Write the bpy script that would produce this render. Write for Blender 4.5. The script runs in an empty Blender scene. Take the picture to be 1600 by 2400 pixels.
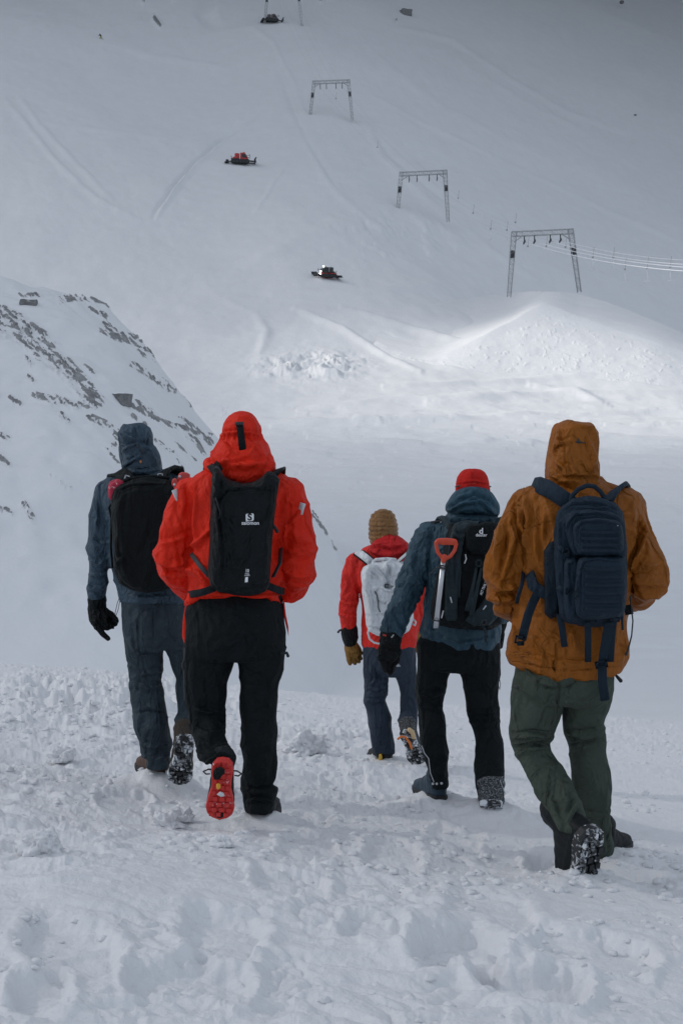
import bpy, math, random
import numpy as np
from mathutils import Vector, Matrix

# ---------------------------------------------------------------- camera, sky, sun, exposure
scene = bpy.context.scene
COL = scene.collection
F = 2400 * 50.0 / 36.0            # focal length in photo pixels (1600 x 2400)
CAMZ = 0.912
cam_d = bpy.data.cameras.new("camera")
cam_d.sensor_fit = 'VERTICAL'; cam_d.sensor_height = 36.0; cam_d.sensor_width = 24.0
cam_d.lens = 50.0; cam_d.clip_start = 0.05; cam_d.clip_end = 6000
cam = bpy.data.objects.new("camera", cam_d); COL.objects.link(cam)
cam.location = (0, 0, CAMZ); cam.rotation_euler = (math.radians(90), 0, 0)
scene.camera = cam

SUN_EL, SUN_AZ = 36.0, -88.0      # azimuth measured from +Y (view direction), negative = from the left
world = bpy.data.worlds.new("World"); scene.world = world; world.use_nodes = True
wn = world.node_tree; bg = wn.nodes["Background"]
sky = wn.nodes.new("ShaderNodeTexSky"); sky.sky_type = 'NISHITA'; sky.sun_disc = False
sky.sun_elevation = math.radians(SUN_EL); sky.sun_rotation = math.radians(SUN_AZ)
sky.air_density = 1.0; sky.dust_density = 3.5; sky.ozone_density = 1.0; sky.altitude = 1500
cl = wn.nodes.new("ShaderNodeMix"); cl.data_type = 'RGBA'; cl.inputs[0].default_value = 0.70   # thin overcast veil over the clear sky
wn.links.new(sky.outputs[0], cl.inputs[6]); cl.inputs[7].default_value = (4.18, 4.52, 4.92, 1)
wn.links.new(cl.outputs[2], bg.inputs[0]); bg.inputs[1].default_value = 0.145
sun_d = bpy.data.lights.new("sun", 'SUN'); sun_d.energy = 2.7; sun_d.angle = math.radians(1.5)
sun_d.color = (1.0, 0.95, 0.88)
sun = bpy.data.objects.new("sun", sun_d); COL.objects.link(sun)
_a, _e = math.radians(SUN_AZ), math.radians(SUN_EL)
SUNV = Vector((math.sin(_a) * math.cos(_e), math.cos(_a) * math.cos(_e), math.sin(_e)))
sun.rotation_euler = SUNV.to_track_quat('Z', 'Y').to_euler()
scene.view_settings.view_transform = 'Standard'; scene.view_settings.look = 'None'
scene.view_settings.exposure = -0.08; scene.view_settings.gamma = 1.0
scene.view_settings.use_curve_mapping = False

# ---------------------------------------------------------------- helpers: noise
def _hash(ix, iy, iz, seed):
    h = (ix.astype(np.int64) * 374761393 + iy.astype(np.int64) * 668265263 + iz.astype(np.int64) * 2147483647 + seed * 974711) & 0xffffffff
    h = ((h ^ (h >> 13)) * 1274126177) & 0xffffffff
    h = ((h ^ (h >> 16)) * 2246822519) & 0xffffffff
    return ((h ^ (h >> 15)) & 0xffffff) / float(0xffffff)
def n2(x, y, seed=0):
    x = np.asarray(x, float); y = np.asarray(y, float); ix = np.floor(x); iy = np.floor(y); fx = x - ix; fy = y - iy
    fx = fx*fx*fx*(fx*(fx*6-15)+10); fy = fy*fy*fy*(fy*(fy*6-15)+10)
    z = np.zeros_like(ix)
    a = _hash(ix, iy, z, seed); b = _hash(ix+1, iy, z, seed); c = _hash(ix, iy+1, z, seed); d = _hash(ix+1, iy+1, z, seed)
    return (a*(1-fx)+b*fx)*(1-fy) + (c*(1-fx)+d*fx)*fy
def fbm2(x, y, seed=0, octv=4, gain=0.5):
    s = 0; a = 1; t = 0
    for o in range(octv):
        c, q = math.cos(0.6*o), math.sin(0.6*o)
        s = s + a*n2((x*c-y*q)*2.03**o + 17.3*o, (x*q+y*c)*2.03**o - 9.1*o, seed+o); t += a; a *= gain
    return s/t
def n3(P, seed=0):
    I = np.floor(P); Fr = P - I; Fr = Fr*Fr*(3-2*Fr)
    out = 0
    for dx in (0, 1):
        for dy in (0, 1):
            for dz in (0, 1):
                w = (Fr[:, 0] if dx else 1-Fr[:, 0])*(Fr[:, 1] if dy else 1-Fr[:, 1])*(Fr[:, 2] if dz else 1-Fr[:, 2])
                out = out + w*_hash(I[:, 0]+dx, I[:, 1]+dy, I[:, 2]+dz, seed)
    return out
def sstep(a, b, x):
    t = np.clip((x-a)/(b-a), 0, 1); return t*t*(3-2*t)

# ---------------------------------------------------------------- helpers: geometry
def P(u, v, d):                    # photo pixel at a distance along the view -> world point
    return Vector(((u-800)/F*d, d, CAMZ+(1200-v)/F*d))
def to_uv(co):
    y = np.maximum(co[:, 1], .05)
    return 800+co[:, 0]/y*F, 1200-(co[:, 2]-CAMZ)/y*F

def new_mesh(name, V, Fc, smooth=True):
    me = bpy.data.meshes.new(name)
    me.from_pydata([tuple(v) for v in V], [], [tuple(f) for f in Fc]); me.update()
    if smooth: me.polygons.foreach_set('use_smooth', np.ones(len(me.polygons), bool))
    return me
def grid_mesh(name, X, Y, Z):
    r, c = X.shape
    co = np.stack([X, Y, Z], -1).reshape(-1, 3).astype(np.float32)
    idx = np.arange(r*c).reshape(r, c)
    q = np.stack([idx[:-1, :-1], idx[:-1, 1:], idx[1:, 1:], idx[1:, :-1]], -1).reshape(-1, 4).astype(np.int32)
    me = bpy.data.meshes.new(name)
    me.vertices.add(len(co)); me.vertices.foreach_set('co', co.ravel())
    me.loops.add(q.size); me.loops.foreach_set('vertex_index', q.ravel())
    me.polygons.add(len(q)); me.polygons.foreach_set('loop_start', np.arange(0, q.size, 4, dtype=np.int32))
    me.polygons.foreach_set('use_smooth', np.ones(len(q), bool))
    me.update(calc_edges=True); me.validate()
    return me
def link(name, me, mat=None, parent=None):
    me.name = name
    o = bpy.data.objects.new(name, me); COL.objects.link(o)
    if mat is not None and len(me.materials) == 0:
        for m in (mat if isinstance(mat, (list, tuple)) else [mat]): me.materials.append(m)
    if parent is not None:
        o.parent = parent
        # mesh is in world coordinates: bring it into the parent's frame
        M = world_of(parent).inverted()
        me.transform(M)
    return o
def world_of(o):
    m = o.matrix_basis.copy()
    return world_of(o.parent) @ m if o.parent else m
def recentre(o):                   # origin of a top-level mesh to its own base
    me = o.data; n = len(me.vertices); co = np.empty(n*3); me.vertices.foreach_get('co', co); co = co.reshape(-1, 3)
    c = Vector(((co[:, 0].min()+co[:, 0].max())/2, (co[:, 1].min()+co[:, 1].max())/2, co[:, 2].min()))
    me.transform(Matrix.Translation(-c)); o.location = c
    return o
def tag(o, label=None, cat=None, group=None, kind=None):
    if label: o['label'] = label
    if cat: o['category'] = cat
    if group: o['group'] = group
    if kind: o['kind'] = kind
    return o
def thing(name, loc, label, cat, group=None):
    o = bpy.data.objects.new(name, None); COL.objects.link(o); o.location = loc
    o.empty_display_size = 0.2
    return tag(o, label, cat, group)

class MB:                          # collects shapes into one mesh
    def __init__(s): s.V = []; s.F = []; s.M = []
    def add(s, V, Fc, m=0):
        b = len(s.V); s.V += [tuple(v) for v in V]; s.F += [tuple(i+b for i in f) for f in Fc]; s.M += [m]*len(Fc); return s
    def rings(s, R, cap=True, m=0):
        n = len(R[0]); V = [p for r in R for p in r]; Fc = []
        for i in range(len(R)-1):
            for j in range(n):
                Fc.append((i*n+j, i*n+(j+1) % n, (i+1)*n+(j+1) % n, (i+1)*n+j))
        if cap:
            V.append(sum((Vector(p) for p in R[0]), Vector())/n); V.append(sum((Vector(p) for p in R[-1]), Vector())/n)
            a, b = len(V)-2, len(V)-1; l = (len(R)-1)*n
            for j in range(n): Fc.append((a, (j+1) % n, j)); Fc.append((b, l+j, l+(j+1) % n))
        return s.add(V, Fc, m)
    def tube(s, pts, rad, seg=12, flat=1.0, m=0, round_ends=True):
        pts = [Vector(p) for p in pts]
        rad = list(rad) if hasattr(rad, '__len__') else [rad]*len(pts)
        if round_ends:             # rounded ends
            d0 = (pts[0]-pts[1]).normalized(); d1 = (pts[-1]-pts[-2]).normalized()
            pts = [pts[0]+d0*rad[0]*.75, pts[0]+d0*rad[0]*.4]+pts+[pts[-1]+d1*rad[-1]*.4, pts[-1]+d1*rad[-1]*.75]
            rad = [rad[0]*.4, rad[0]*.85]+rad+[rad[-1]*.85, rad[-1]*.4]
        t0 = (pts[1]-pts[0]).normalized()
        up = Vector((0, 1, 0)) if abs(t0.y) < .9 else Vector((0, 0, 1))
        nx = t0.cross(up).normalized(); R = []
        for i, p in enumerate(pts):
            a = pts[max(i-1, 0)]; b = pts[min(i+1, len(pts)-1)]; t = (b-a).normalized()
            nx = (nx-t*nx.dot(t)).normalized(); ny = t.cross(nx)
            R.append([p+(nx*math.cos(k*2*math.pi/seg)+ny*math.sin(k*2*math.pi/seg)*flat)*rad[i] for k in range(seg)])
        return s.rings(R, True, m)
    def ell(s, c, r, seg=16, rot=None, m=0):
        R = []; c = Vector(c)
        for i in range(1, 10):
            a = math.pi*i/10; z = -math.cos(a); q = math.sin(a)
            ring = []
            for k in range(seg):
                p = Vector((q*math.cos(k*2*math.pi/seg)*r[0], q*math.sin(k*2*math.pi/seg)*r[1], z*r[2]))
                if rot is not None: p = rot @ p
                ring.append(c+p)
            R.append(ring)
        return s.rings(R, True, m)
    def box(s, c, h, rot=None, m=0, bev=0.0):
        c = Vector(c); V = []
        if bev <= 0:
            for sx in (-1, 1):
                for sy in (-1, 1):
                    for sz in (-1, 1):
                        p = Vector((sx*h[0], sy*h[1], sz*h[2])); V.append(c+(rot @ p if rot is not None else p))
            return s.add(V, [(0, 1, 3, 2), (4, 6, 7, 5), (0, 4, 5, 1), (2, 3, 7, 6), (0, 2, 6, 4), (1, 5, 7, 3)], m)
        R = []                     # chamfered box as stacked rings
        def ring(z, k):
            a, b, q = h[0]-k, h[1]-k, bev
            L = [(a-q, -b), (a, -b+q), (a, b-q), (a-q, b), (-a+q, b), (-a, b-q), (-a, -b+q), (-a+q, -b)]
            return [c+((rot @ Vector((x, y, z))) if rot is not None else Vector((x, y, z))) for x, y in L]
        R = [ring(-h[2], bev*.8), ring(-h[2]+bev*.8, 0), ring(h[2]-bev*.8, 0), ring(h[2], bev*.8)]
        return s.rings(R, True, m)
    def bar(s, a, b, r, m=0):
        a = Vector(a); b = Vector(b); t = (b-a).normalized(); up = Vector((0, 0, 1)) if abs(t.z) < .9 else Vector((1, 0, 0))
        x = t.cross(up).normalized()*r; y = t.cross(x).normalized()*r
        return s.rings([[p+x+y, p-x+y, p-x-y, p+x-y] for p in (a, b)], True, m)
    def ribbon(s, pts, w, th, side=None, m=0):    # flat strap; side = direction of its width
        pts = [Vector(p) for p in pts]; R = []
        w = list(w) if hasattr(w, '__len__') else [w]*len(pts)
        for i, p in enumerate(pts):
            a = pts[max(i-1, 0)]; b = pts[min(i+1, len(pts)-1)]; t = (b-a).normalized()
            sd = Vector(side) if side is not None else Vector((1, 0, 0))
            sd = (sd-t*sd.dot(t)).normalized(); n = t.cross(sd).normalized()
            hw = w[i]/2; ht = th/2  # last one: darker navy for side panel, buckles and zip pull
            R.append([p+sd*hw+n*ht*.4, p+sd*hw*.86+n*ht, p-sd*hw*.86+n*ht, p-sd*hw+n*ht*.4, p-sd*hw-n*ht*.4, p-sd*hw*.86-n*ht, p+sd*hw*.86-n*ht, p+sd*hw-n*ht*.4])
        return s.rings(R, True, m)
    def slab(s, poly, d0, d1, m=0, bul=0.0):      # traced outline with real depth from d0 (near) to d1 (far), rounded edge
        cu = sum(p[0] for p in poly)/len(poly); cv = sum(p[1] for p in poly)/len(poly); R = []
        for t, k in ((0, .80), (.08, .92), (.25, 1.0), (.75, 1.0), (1, .95)):
            d = d0+(d1-d0)*t
            R.append([P(cu+(u-cu)*k, cv+(v-cv)*k, d) for u, v in poly])
        return s.rings(R, True, m)
    def mesh(s, name, smooth=True):
        me = new_mesh(name, s.V, s.F, smooth)
        if any(s.M): me.polygons.foreach_set('material_index', s.M)
        return me
    def build(s, name, mat, parent=None, smooth=True):
        return link(name, s.mesh(name, smooth), mat, parent)

def remesh(mb, voxel, smooth=4, fac=0.5):
    me0 = mb.mesh('tmp'); o = bpy.data.objects.new('tmp', me0); COL.objects.link(o)
    r = o.modifiers.new('r', 'REMESH'); r.mode = 'VOXEL'; r.voxel_size = voxel; r.use_smooth_shade = True
    if smooth:
        q = o.modifiers.new('s', 'SMOOTH'); q.iterations = smooth; q.factor = fac
    dg = bpy.context.evaluated_depsgraph_get()
    me = bpy.data.meshes.new_from_object(o.evaluated_get(dg), depsgraph=dg)
    bpy.data.objects.remove(o); bpy.data.meshes.remove(me0)
    me.polygons.foreach_set('use_smooth', np.ones(len(me.polygons), bool))
    return me
def get_co(me):
    a = np.empty(len(me.vertices)*3); me.vertices.foreach_get('co', a); return a.reshape(-1, 3)
def get_no(me):
    a = np.empty(len(me.vertices)*3, np.float32); me.vertex_normals.foreach_get('vector', a); return a.reshape(-1, 3).astype(float)
def set_co(me, co): me.vertices.foreach_set('co', co.ravel()); me.update()
def ridge(Pn, f, seed):
    Q = Pn*np.array(f); W = np.stack([n3(Q*.45+5.5, seed+7), n3(Q*.45+31.1, seed+8), n3(Q*.45+71.7, seed+9)], 1)
    a = n3(Q+W*1.9, seed)
    return (1-np.abs(2*a-1))**2.0
def seg_dist(u, v, pts):
    D = np.full(u.shape, 1e9); T = np.zeros(u.shape)
    if len(pts) == 1: return np.hypot(u-pts[0][0], v-pts[0][1]), T
    for i in range(len(pts)-1):
        ax, ay = pts[i]; bx, by = pts[i+1]; dx, dy = bx-ax, by-ay
        t = np.clip(((u-ax)*dx+(v-ay)*dy)/(dx*dx+dy*dy+1e-9), 0, 1)
        d = np.hypot(u-ax-t*dx, v-ay-t*dy); k = d < D
        D = np.where(k, d, D); T = np.where(k, (i+t)/(len(pts)-1), T)
    return D, T
def wrinkle(me, specs=(), strokes=(), seed=1):
    """cloth folds: specs = (amp, (fx,fy,fz), mask(u,v,co,no) or None); strokes = (uv polyline, width px, amp m)"""
    co = get_co(me); no = get_no(me); u, v = to_uv(co); d = np.zeros(len(co))
    for i, (amp, f, mask) in enumerate(specs):
        r = ridge(co, f, seed*13+i*31)-.45
        d += amp*r*(mask(u, v, co, no) if mask else 1.0)
    for pts, w, amp in strokes:
        D, T = seg_dist(u, v, pts); face = np.clip(-no[:, 1]*1.5+.35, 0, 1)
        end = np.sin(np.clip(T, .02, .98)*math.pi)**.5 if len(pts) > 1 else 1
        x = D/(w*.8)
        if len(pts) > 1:           # which side of the fold: the lee side drops into a trough
            (ax, ay), (bx, by) = pts[0], pts[-1]; sd = np.sign((u-ax)*(by-ay)-(v-ay)*(bx-ax))
        else: sd = 1.0
        d += 1.25*amp*(np.exp(-np.abs(x)**1.35)-.62*np.exp(-((x*sd-1.5)/.8)**2)-.18*np.exp(-((x*sd+1.8)/1.0)**2))*face*end
    set_co(me, co+no*(1.4*d)[:, None]); return me
def band(v0, v1, soft):            # a mask between two picture heights
    return lambda u, v, co, no: sstep(v0-soft, v0, v)*(1-sstep(v1, v1+soft, v))
def spots(*L):                     # a mask of soft spots (u, v, radius)
    return lambda u, v, co, no: np.clip(sum(np.exp(-((u-a)**2+(v-b)**2)/(r*r)) for a, b, r in L), 0, 1)
def cut(me, test):                 # remove faces whose centre passes the test
    import bmesh
    bm = bmesh.new(); bm.from_mesh(me)
    kill = [f for f in bm.faces if test(f.calc_center_median())]
    bmesh.ops.delete(bm, geom=kill, context='FACES'); bm.to_mesh(me); bm.free(); return me

# ---------------------------------------------------------------- materials
def mat_base(name):
    m = bpy.data.materials.new(name); m.use_nodes = True
    return m, m.node_tree, m.node_tree.nodes['Principled BSDF']
def N(nt, t, **kw):
    n = nt.nodes.new(t)
    for k, v in kw.items():
        if k in n.inputs.keys() if hasattr(n.inputs, 'keys') else False: n.inputs[k].default_value = v
        else: setattr(n, k, v)
    return n
def noise(nt, scale, detail=3, rough=.55, vec=None):
    n = nt.nodes.new('ShaderNodeTexNoise'); n.inputs['Scale'].default_value = scale; n.inputs['Detail'].default_value = detail; n.inputs['Roughness'].default_value = rough
    if vec is not None: nt.links.new(vec, n.inputs['Vector'])
    return n
def coords(nt, scale=(1, 1, 1), kind='Object', rot=(0, 0, 0)):
    tc = nt.nodes.new('ShaderNodeTexCoord'); mp = nt.nodes.new('ShaderNodeMapping'); mp.inputs['Scale'].default_value = scale; mp.inputs['Rotation'].default_value = rot
    nt.links.new(tc.outputs[kind], mp.inputs[0]); return mp.outputs[0]
def ramp(nt, fac, stops):
    r = nt.nodes.new('ShaderNodeValToRGB'); e = r.color_ramp.elements
    e[0].position, e[0].color = stops[0][0], (*stops[0][1], 1); e[1].position, e[1].color = stops[-1][0], (*stops[-1][1], 1)
    for p, c in stops[1:-1]:
        q = e.new(p); q.color = (*c, 1)
    nt.links.new(fac, r.inputs[0]); return r
def bump(nt, bs, h, strength, dist, prev=None):
    b = nt.nodes.new('ShaderNodeBump'); b.inputs['Strength'].default_value = strength; b.inputs['Distance'].default_value = dist
    nt.links.new(h, b.inputs['Height'])
    if prev is not None: nt.links.new(prev.outputs[0], b.inputs['Normal'])
    nt.links.new(b.outputs[0], bs.inputs['Normal']); return b
def mix_rgb(nt, fac, a, b):
    m = nt.nodes.new('ShaderNodeMix'); m.data_type = 'RGBA'
    for sock, val in ((m.inputs[6], a), (m.inputs[7], b)):
        if hasattr(val, 'links') or hasattr(val, 'node'): nt.links.new(val, sock)
        else: sock.default_value = (*val, 1)
    if hasattr(fac, 'node'): nt.links.new(fac, m.inputs[0])
    else: m.inputs[0].default_value = fac
    return m.outputs[2]
def fabric(name, c, rough=.72, weave=900, crease=.35, var=.14, cs=14, spec=.3, dust=0.0, dust_z=None):
    m, nt, b = mat_base(name)
    vec = coords(nt)
    big = noise(nt, 6, 3, .6, vec)
    lo = tuple(x*(1-var) for x in c); hi = tuple(min(1, x*(1+var)) for x in c)
    col = ramp(nt, big.outputs[0], [(.3, lo), (.7, hi)]).outputs[0]
    if dust > 0:                  # powder snow stuck to the cloth
        dn = noise(nt, 130, 6, .75, vec)
        f = ramp(nt, dn.outputs[0], [(1-dust-.14, (0, 0, 0)), (1-dust+.26, (.9, .9, .9))]).outputs[0]
        col = mix_rgb(nt, f, col, (.75, .78, .82))
    nt.links.new(col, b.inputs['Base Color'])
    b.inputs['Roughness'].default_value = rough; b.inputs['Specular IOR Level'].default_value = spec*.5
    v2 = coords(nt, (1, 1, .45), rot=(.3, .2, .5))
    prev = None
    for k, (sc, st, ds) in enumerate(((cs*.55, min(1, crease*1.6), .05), (cs*1.5, crease*1.1, .016))):   # sharp little creases
        cr = noise(nt, sc, 2, .5, v2 if k == 0 else coords(nt, (1, 1, .8), rot=(.2, .9, .1))); cr.inputs['Distortion'].default_value = .9
        sb = nt.nodes.new('ShaderNodeMath'); sb.operation = 'SUBTRACT'; sb.inputs[1].default_value = .5; nt.links.new(cr.outputs[0], sb.inputs[0])
        ab = nt.nodes.new('ShaderNodeMath'); ab.operation = 'ABSOLUTE'; nt.links.new(sb.outputs[0], ab.inputs[0])
        prev = bump(nt, b, ab.outputs[0], st, -ds*2.2, prev)
    b1 = prev
    wv = noise(nt, weave, 2, .5, vec); bump(nt, b, wv.outputs[0], .15, .002, b1)
    return m
def plain(name, c, rough=.5, metal=0.0, var=.1, sc=12, spec=.5, bmp=.1):
    m, nt, b = mat_base(name); vec = coords(nt)
    n = noise(nt, sc, 4, .6, vec)
    nt.links.new(ramp(nt, n.outputs[0], [(.25, tuple(x*(1-var) for x in c)), (.75, tuple(min(1, x*(1+var)) for x in c))]).outputs[0], b.inputs['Base Color'])
    b.inputs['Roughness'].default_value = rough; b.inputs['Metallic'].default_value = metal; b.inputs['Specular IOR Level'].default_value = spec
    bump(nt, b, n.outputs[0], bmp, .01); return m
SNOW = (.81, .817, .835)
def snow_mat(name, scales, rock=False):
    m, nt, b = mat_base(name); vec = coords(nt)
    n = noise(nt, scales[0][0], 4, .6, vec)
    col = ramp(nt, n.outputs[0], [(.3, tuple(x*.965 for x in SNOW)), (.7, SNOW)]).outputs[0]
    prev = None
    for s, st, ds in scales:
        k = noise(nt, s, 5, .62, vec); prev = bump(nt, b, k.outputs[0], st, ds, prev)
    b.inputs['Roughness'].default_value = .65; b.inputs['Specular IOR Level'].default_value = .25
    if rock:
        at = nt.nodes.new('ShaderNodeAttribute'); at.attribute_name = 'rock'
        rn = noise(nt, 1.6, 6, .75, vec)
        rc = ramp(nt, rn.outputs[0], [(.28, (.11, .112, .118)), (.5, (.26, .26, .265)), (.72, (.46, .46, .46))]).outputs[0]
        ad = nt.nodes.new('ShaderNodeMath'); ad.operation = 'MULTIPLY_ADD'; ad.inputs[1].default_value = .9; 
        rn2 = noise(nt, 2.2, 5, .7, coords(nt, (1, 1, 2.2)))
        nt.links.new(rn2.outputs[0], ad.inputs[0]); nt.links.new(at.outputs['Fac'], ad.inputs[2])
        f = ramp(nt, ad.outputs[0], [(.84, (0, 0, 0)), (.99, (1, 1, 1))]).outputs[0]
        col = mix_rgb(nt, f, col, rc)
    nt.links.new(col, b.inputs['Base Color'])
    return m
M_snow = snow_mat('snow_near', [(11, .22, .04), (48, .42, .014), (170, .38, .005)])
M_far = snow_mat('snow_far', [(.25, .25, .6), (1.6, .25, .15)], rock=True)
M_clump = snow_mat('snow_clump', [(18, .5, .03), (90, .4, .008)])
# ---------------------------------------------------------------- terrain
_pd = np.array([0, 20, 34, 50, 70, 100, 130, 160, 190, 220, 250, 280, 330, 400, 450, 500, 560, 700, 900, 1400, 2500], float)
_pv = np.array([1700, 1700, 1760, 1640, 1500, 1330, 1190, 1080, 990, 905, 805, 692, 505, 305, 175, 55, -70, -330, -600, -900, -1100], float)
_zd = CAMZ+(1200-_pv)/F*_pd
_xd = np.arange(0, 2500, 2.0); _xz = np.interp(_xd, _pd, _zd)
_k = np.exp(-np.linspace(-2, 2, 21)**2); _k /= _k.sum()
_xz = np.convolve(np.pad(_xz, 10, 'edge'), _k, 'valid')
def prof(d): return np.interp(d, _xd, _xz)
def near_plane(x, y):
    return -.083*np.maximum(y, -30)-.1*12*np.tanh(x/12)
def base(x, y):                    # large shape of the ground, world z
    x = np.asarray(x, float); y = np.asarray(y, float)
    t = x/np.maximum(y, 8)
    sh = 75*sstep(-.06, .34, t)*1.25*sstep(235, 345, y)-25*sstep(.05, .3, -t)*sstep(200, 320, y)
    zf = prof(y-sh)
    zf = zf-.0*t
    s = sstep(16.5, 36, y)
    far = sstep(60, 200, y)
    und = (fbm2(x/60+3.1, y/75, 5, 3)-.5)*5.0*far+(fbm2(x/170, y/190+7, 9, 2)-.5)*16*sstep(150, 420, y)
    return near_plane(x, y)*(1-s)+(zf+und)*s
def hit(u, v, d0=40.0, d1=900.0):  # where the view ray through a pixel meets the far ground
    d = np.linspace(d0, d1, 4000); z = base((u-800)/F*d, d); r = CAMZ+(1200-v)/F*d
    k = np.argmax(z > r)
    return float(d[k])
def ground(u, v):
    d = hit(u, v); return P(u, v, d), d

# feet that press into the near snow: (x, y, sole height)
CONTACT = []
PEOPLE_D = dict(R=6.37, O=5.9, B=7.39, C=7.56, W=10.08)
for u, v, d, rr in ((606, 1930, 6.37, .2), (372, 1820, 7.39, .2), (1023, 1872, 7.62, .2), (1148, 1898, 7.35, .22), (905, 1790, 10.1, .22), (1440, 2008, 6.1, .2), (1345, 2062, 5.62, .2)):
    p = P(u, v, d); CONTACT.append((p.x, p.y, p.z, rr))

def near_detail(X, Y):
    u, v = to_uv(np.stack([X.ravel(), Y.ravel(), base(X, Y).ravel()], 1)); u = u.reshape(X.shape); v = v.reshape(X.shape)
    Z = base(X, Y)
    w1 = fbm2(X*.5, Y*.5, 21, 3)
    churn = sstep(.38, .60, fbm2(X*.55+4.2, Y*.45+1.1, 31, 3))          # where the snow is trampled
    trail = np.exp(-((X-.10*Y*.3)/1.6)**2)
    churn = np.clip(churn*.8+.45*trail, .12, 1)
    churn = churn*(1-.8*sstep(11.5, 15.5, Y)*sstep(560, 700, u))
    churn = churn*(1-.5*sstep(980, 1250, u)*(1-sstep(2080, 2180, v)))
    smooth_pool = np.clip(np.exp(-(((u-430)/260)**2+((v-2090)/70)**2))+np.exp(-(((u-1180)/210)**2+((v-2140)/60)**2))+.8*np.exp(-(((u-1580)/170)**2+((v-1900)/95)**2)), 0, 1)
    churn = churn*(1-.8*smooth_pool)*(1-.5*sstep(2080, 2200, v))
    Z = Z+(w1-.5)*.14
    Z += (fbm2(X*1.5+9, Y*1.1, 22, 3)-.5)*.075*(.4+churn)
    # wind crust with small steps
    a = fbm2(X*2.0+2*n2(X*3, Y*3, 3), Y*5.2+1.5*n2(X*2, Y*2, 4), 23, 3)
    Z += (sstep(.45, .55, a)-.5)*.022*(.4+.6*churn)*(1-.6*smooth_pool)
    # lumps and clods of several sizes
    for s, amp, sd, th in ((2.6, .021, 41, .50), (5.5, .018, 42, .54), (12, .008, 43, .58), (26, .004, 44, .60)):
        q = fbm2(X*s+.6*n2(X*s*1.7, Y*s*1.7, sd+5), Y*s*.95+.6*n2(X*s*1.3, Y*s*1.6, sd+6), sd, 2)
        Z += amp*sstep(th, th+.14, q)*churn
    Z += (fbm2(X*30, Y*30, 51, 2)-.5)*.005*(.3+.7*churn)
    Z += (fbm2(X*75, Y*75, 52, 2)-.5)*.0015
    bl = np.abs(2*fbm2(X*6+1.4*n2(X*4, Y*4, 91), Y*7+1.4*n2(X*4+7, Y*4, 92), 93, 3, .55)-1)
    Z -= .020*(1-bl)**3*(.35+.65*sstep(.4, .6, fbm2(X*.9, Y*.8, 94, 2)))*(1-.7*smooth_pool)
    bl = np.abs(2*fbm2(X*15+1.2*n2(X*9, Y*9, 95), Y*17, 96, 3, .55)-1)
    Z += .009*(1-bl)**3*(.25+.75*churn)*(1-.7*smooth_pool)
    # ploughed bank at the edge of the plateau, left
    bank = np.exp(-(((u-230)/330)**2+((v-1655)/62)**2))+.6*np.exp(-(((u-760)/230)**2+((v-1745)/42)**2))+.35*np.exp(-(((u-1450)/200)**2+((v-1660)/50)**2))
    bn = fbm2(X*3.0, Y*2.2, 61, 4, .6)
    Z += np.clip(bank, 0, 1)*(.03+.20*sstep(.36, .74, bn)+.10*sstep(.5, .62, fbm2(X*7, Y*6, 62, 3)))*.62
    # footprints (uv outline -> soft hollow)
    holes = [([(1010, 2225), (1090, 2215), (1130, 2240)], 60, .085), ([(1140, 2290), (1240, 2330), (1330, 2335)], 48, .10), ([(1290, 2225), (1400, 2230), (1500, 2250)], 50, .06), ([(1095, 2130), (1200, 2160)], 60, .035),
             ([(1270, 2032), (1320, 2040)], 34, .07), ([(480, 2190), (560, 2215)], 60, .05), ([(120, 2230), (210, 2250)], 70, .05), ([(330, 2310), (470, 2290), (560, 2330)], 40, .06), ([(60, 2330), (130, 2310)], 45, .05),
             ([(250, 1875), (330, 1880)], 22, .04), ([(700, 1925), (760, 1935)], 22, .04), ([(680, 1985), (760, 1990)], 25, .035), ([(880, 2010), (960, 2020)], 30, .04), ([(620, 2070), (740, 2090)], 35, .05), ([(830, 2180), (930, 2200)], 40, .055),
             ([(560, 1860), (620, 1875)], 16, .03), ([(770, 1830), (850, 1830)], 18, .04), ([(1040, 1960), (1110, 1975)], 26, .04)]
    jit = (fbm2(X*5, Y*5, 71, 4, .6)-.5)*60
    for pts, w, dep in holes:
        m = (u > min(p[0] for p in pts)-3*w) & (u < max(p[0] for p in pts)+3*w) & (np.abs(v-pts[0][1]) < 4*w+60)
        if not m.any(): continue
        D, _ = seg_dist(u[m], v[m]*1.0, pts); D = D+jit[m]
        k = 1-sstep(w*.62, w*1.02, D); rim = np.exp(-((D-w*1.25)/(w*.3))**2)
        zz = Z[m]; zz = zz-.68*dep*k*(.75+.5*n2(X[m]*8, Y[m]*8, 72))+.22*dep*rim; Z[m] = zz
    # the ground carries each planted foot
    for x, y, z, rr in CONTACT:
        d2 = ((X-x)**2+(Y-y)**2)/(rr*rr); k = np.exp(-d2**1.2)
        Z = Z*(1-k)+k*(z+.04+(fbm2(X*14, Y*14, 81, 2)-.5)*.05)
    return Z

def fan(y0, y1, rows, tmax, cols, power=1.0, wide=0.0):
    s = np.linspace(0, 1, rows)
    y = 1/((1-s)/y0+s/y1) if power == 1 else y0*(y1/y0)**s
    t = np.linspace(-tmax, tmax, cols)
    if wide > tmax: e = np.linspace(0, 1, 150)[1:]**1.3; t = np.concatenate([-(tmax+(wide-tmax)*e)[::-1], t, tmax+(wide-tmax)*e])
    cols = len(t)
    Y = np.repeat(y[:, None], cols, 1); X = t[None, :]*Y
    return X, Y
X, Y = fan(1.7, 33, 980, .27, 900, 1, .75)
near = link('snow_ground', grid_mesh('snow_ground', X, Y, near_detail(X, Y)), M_snow); tag(near, kind='structure')

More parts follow.
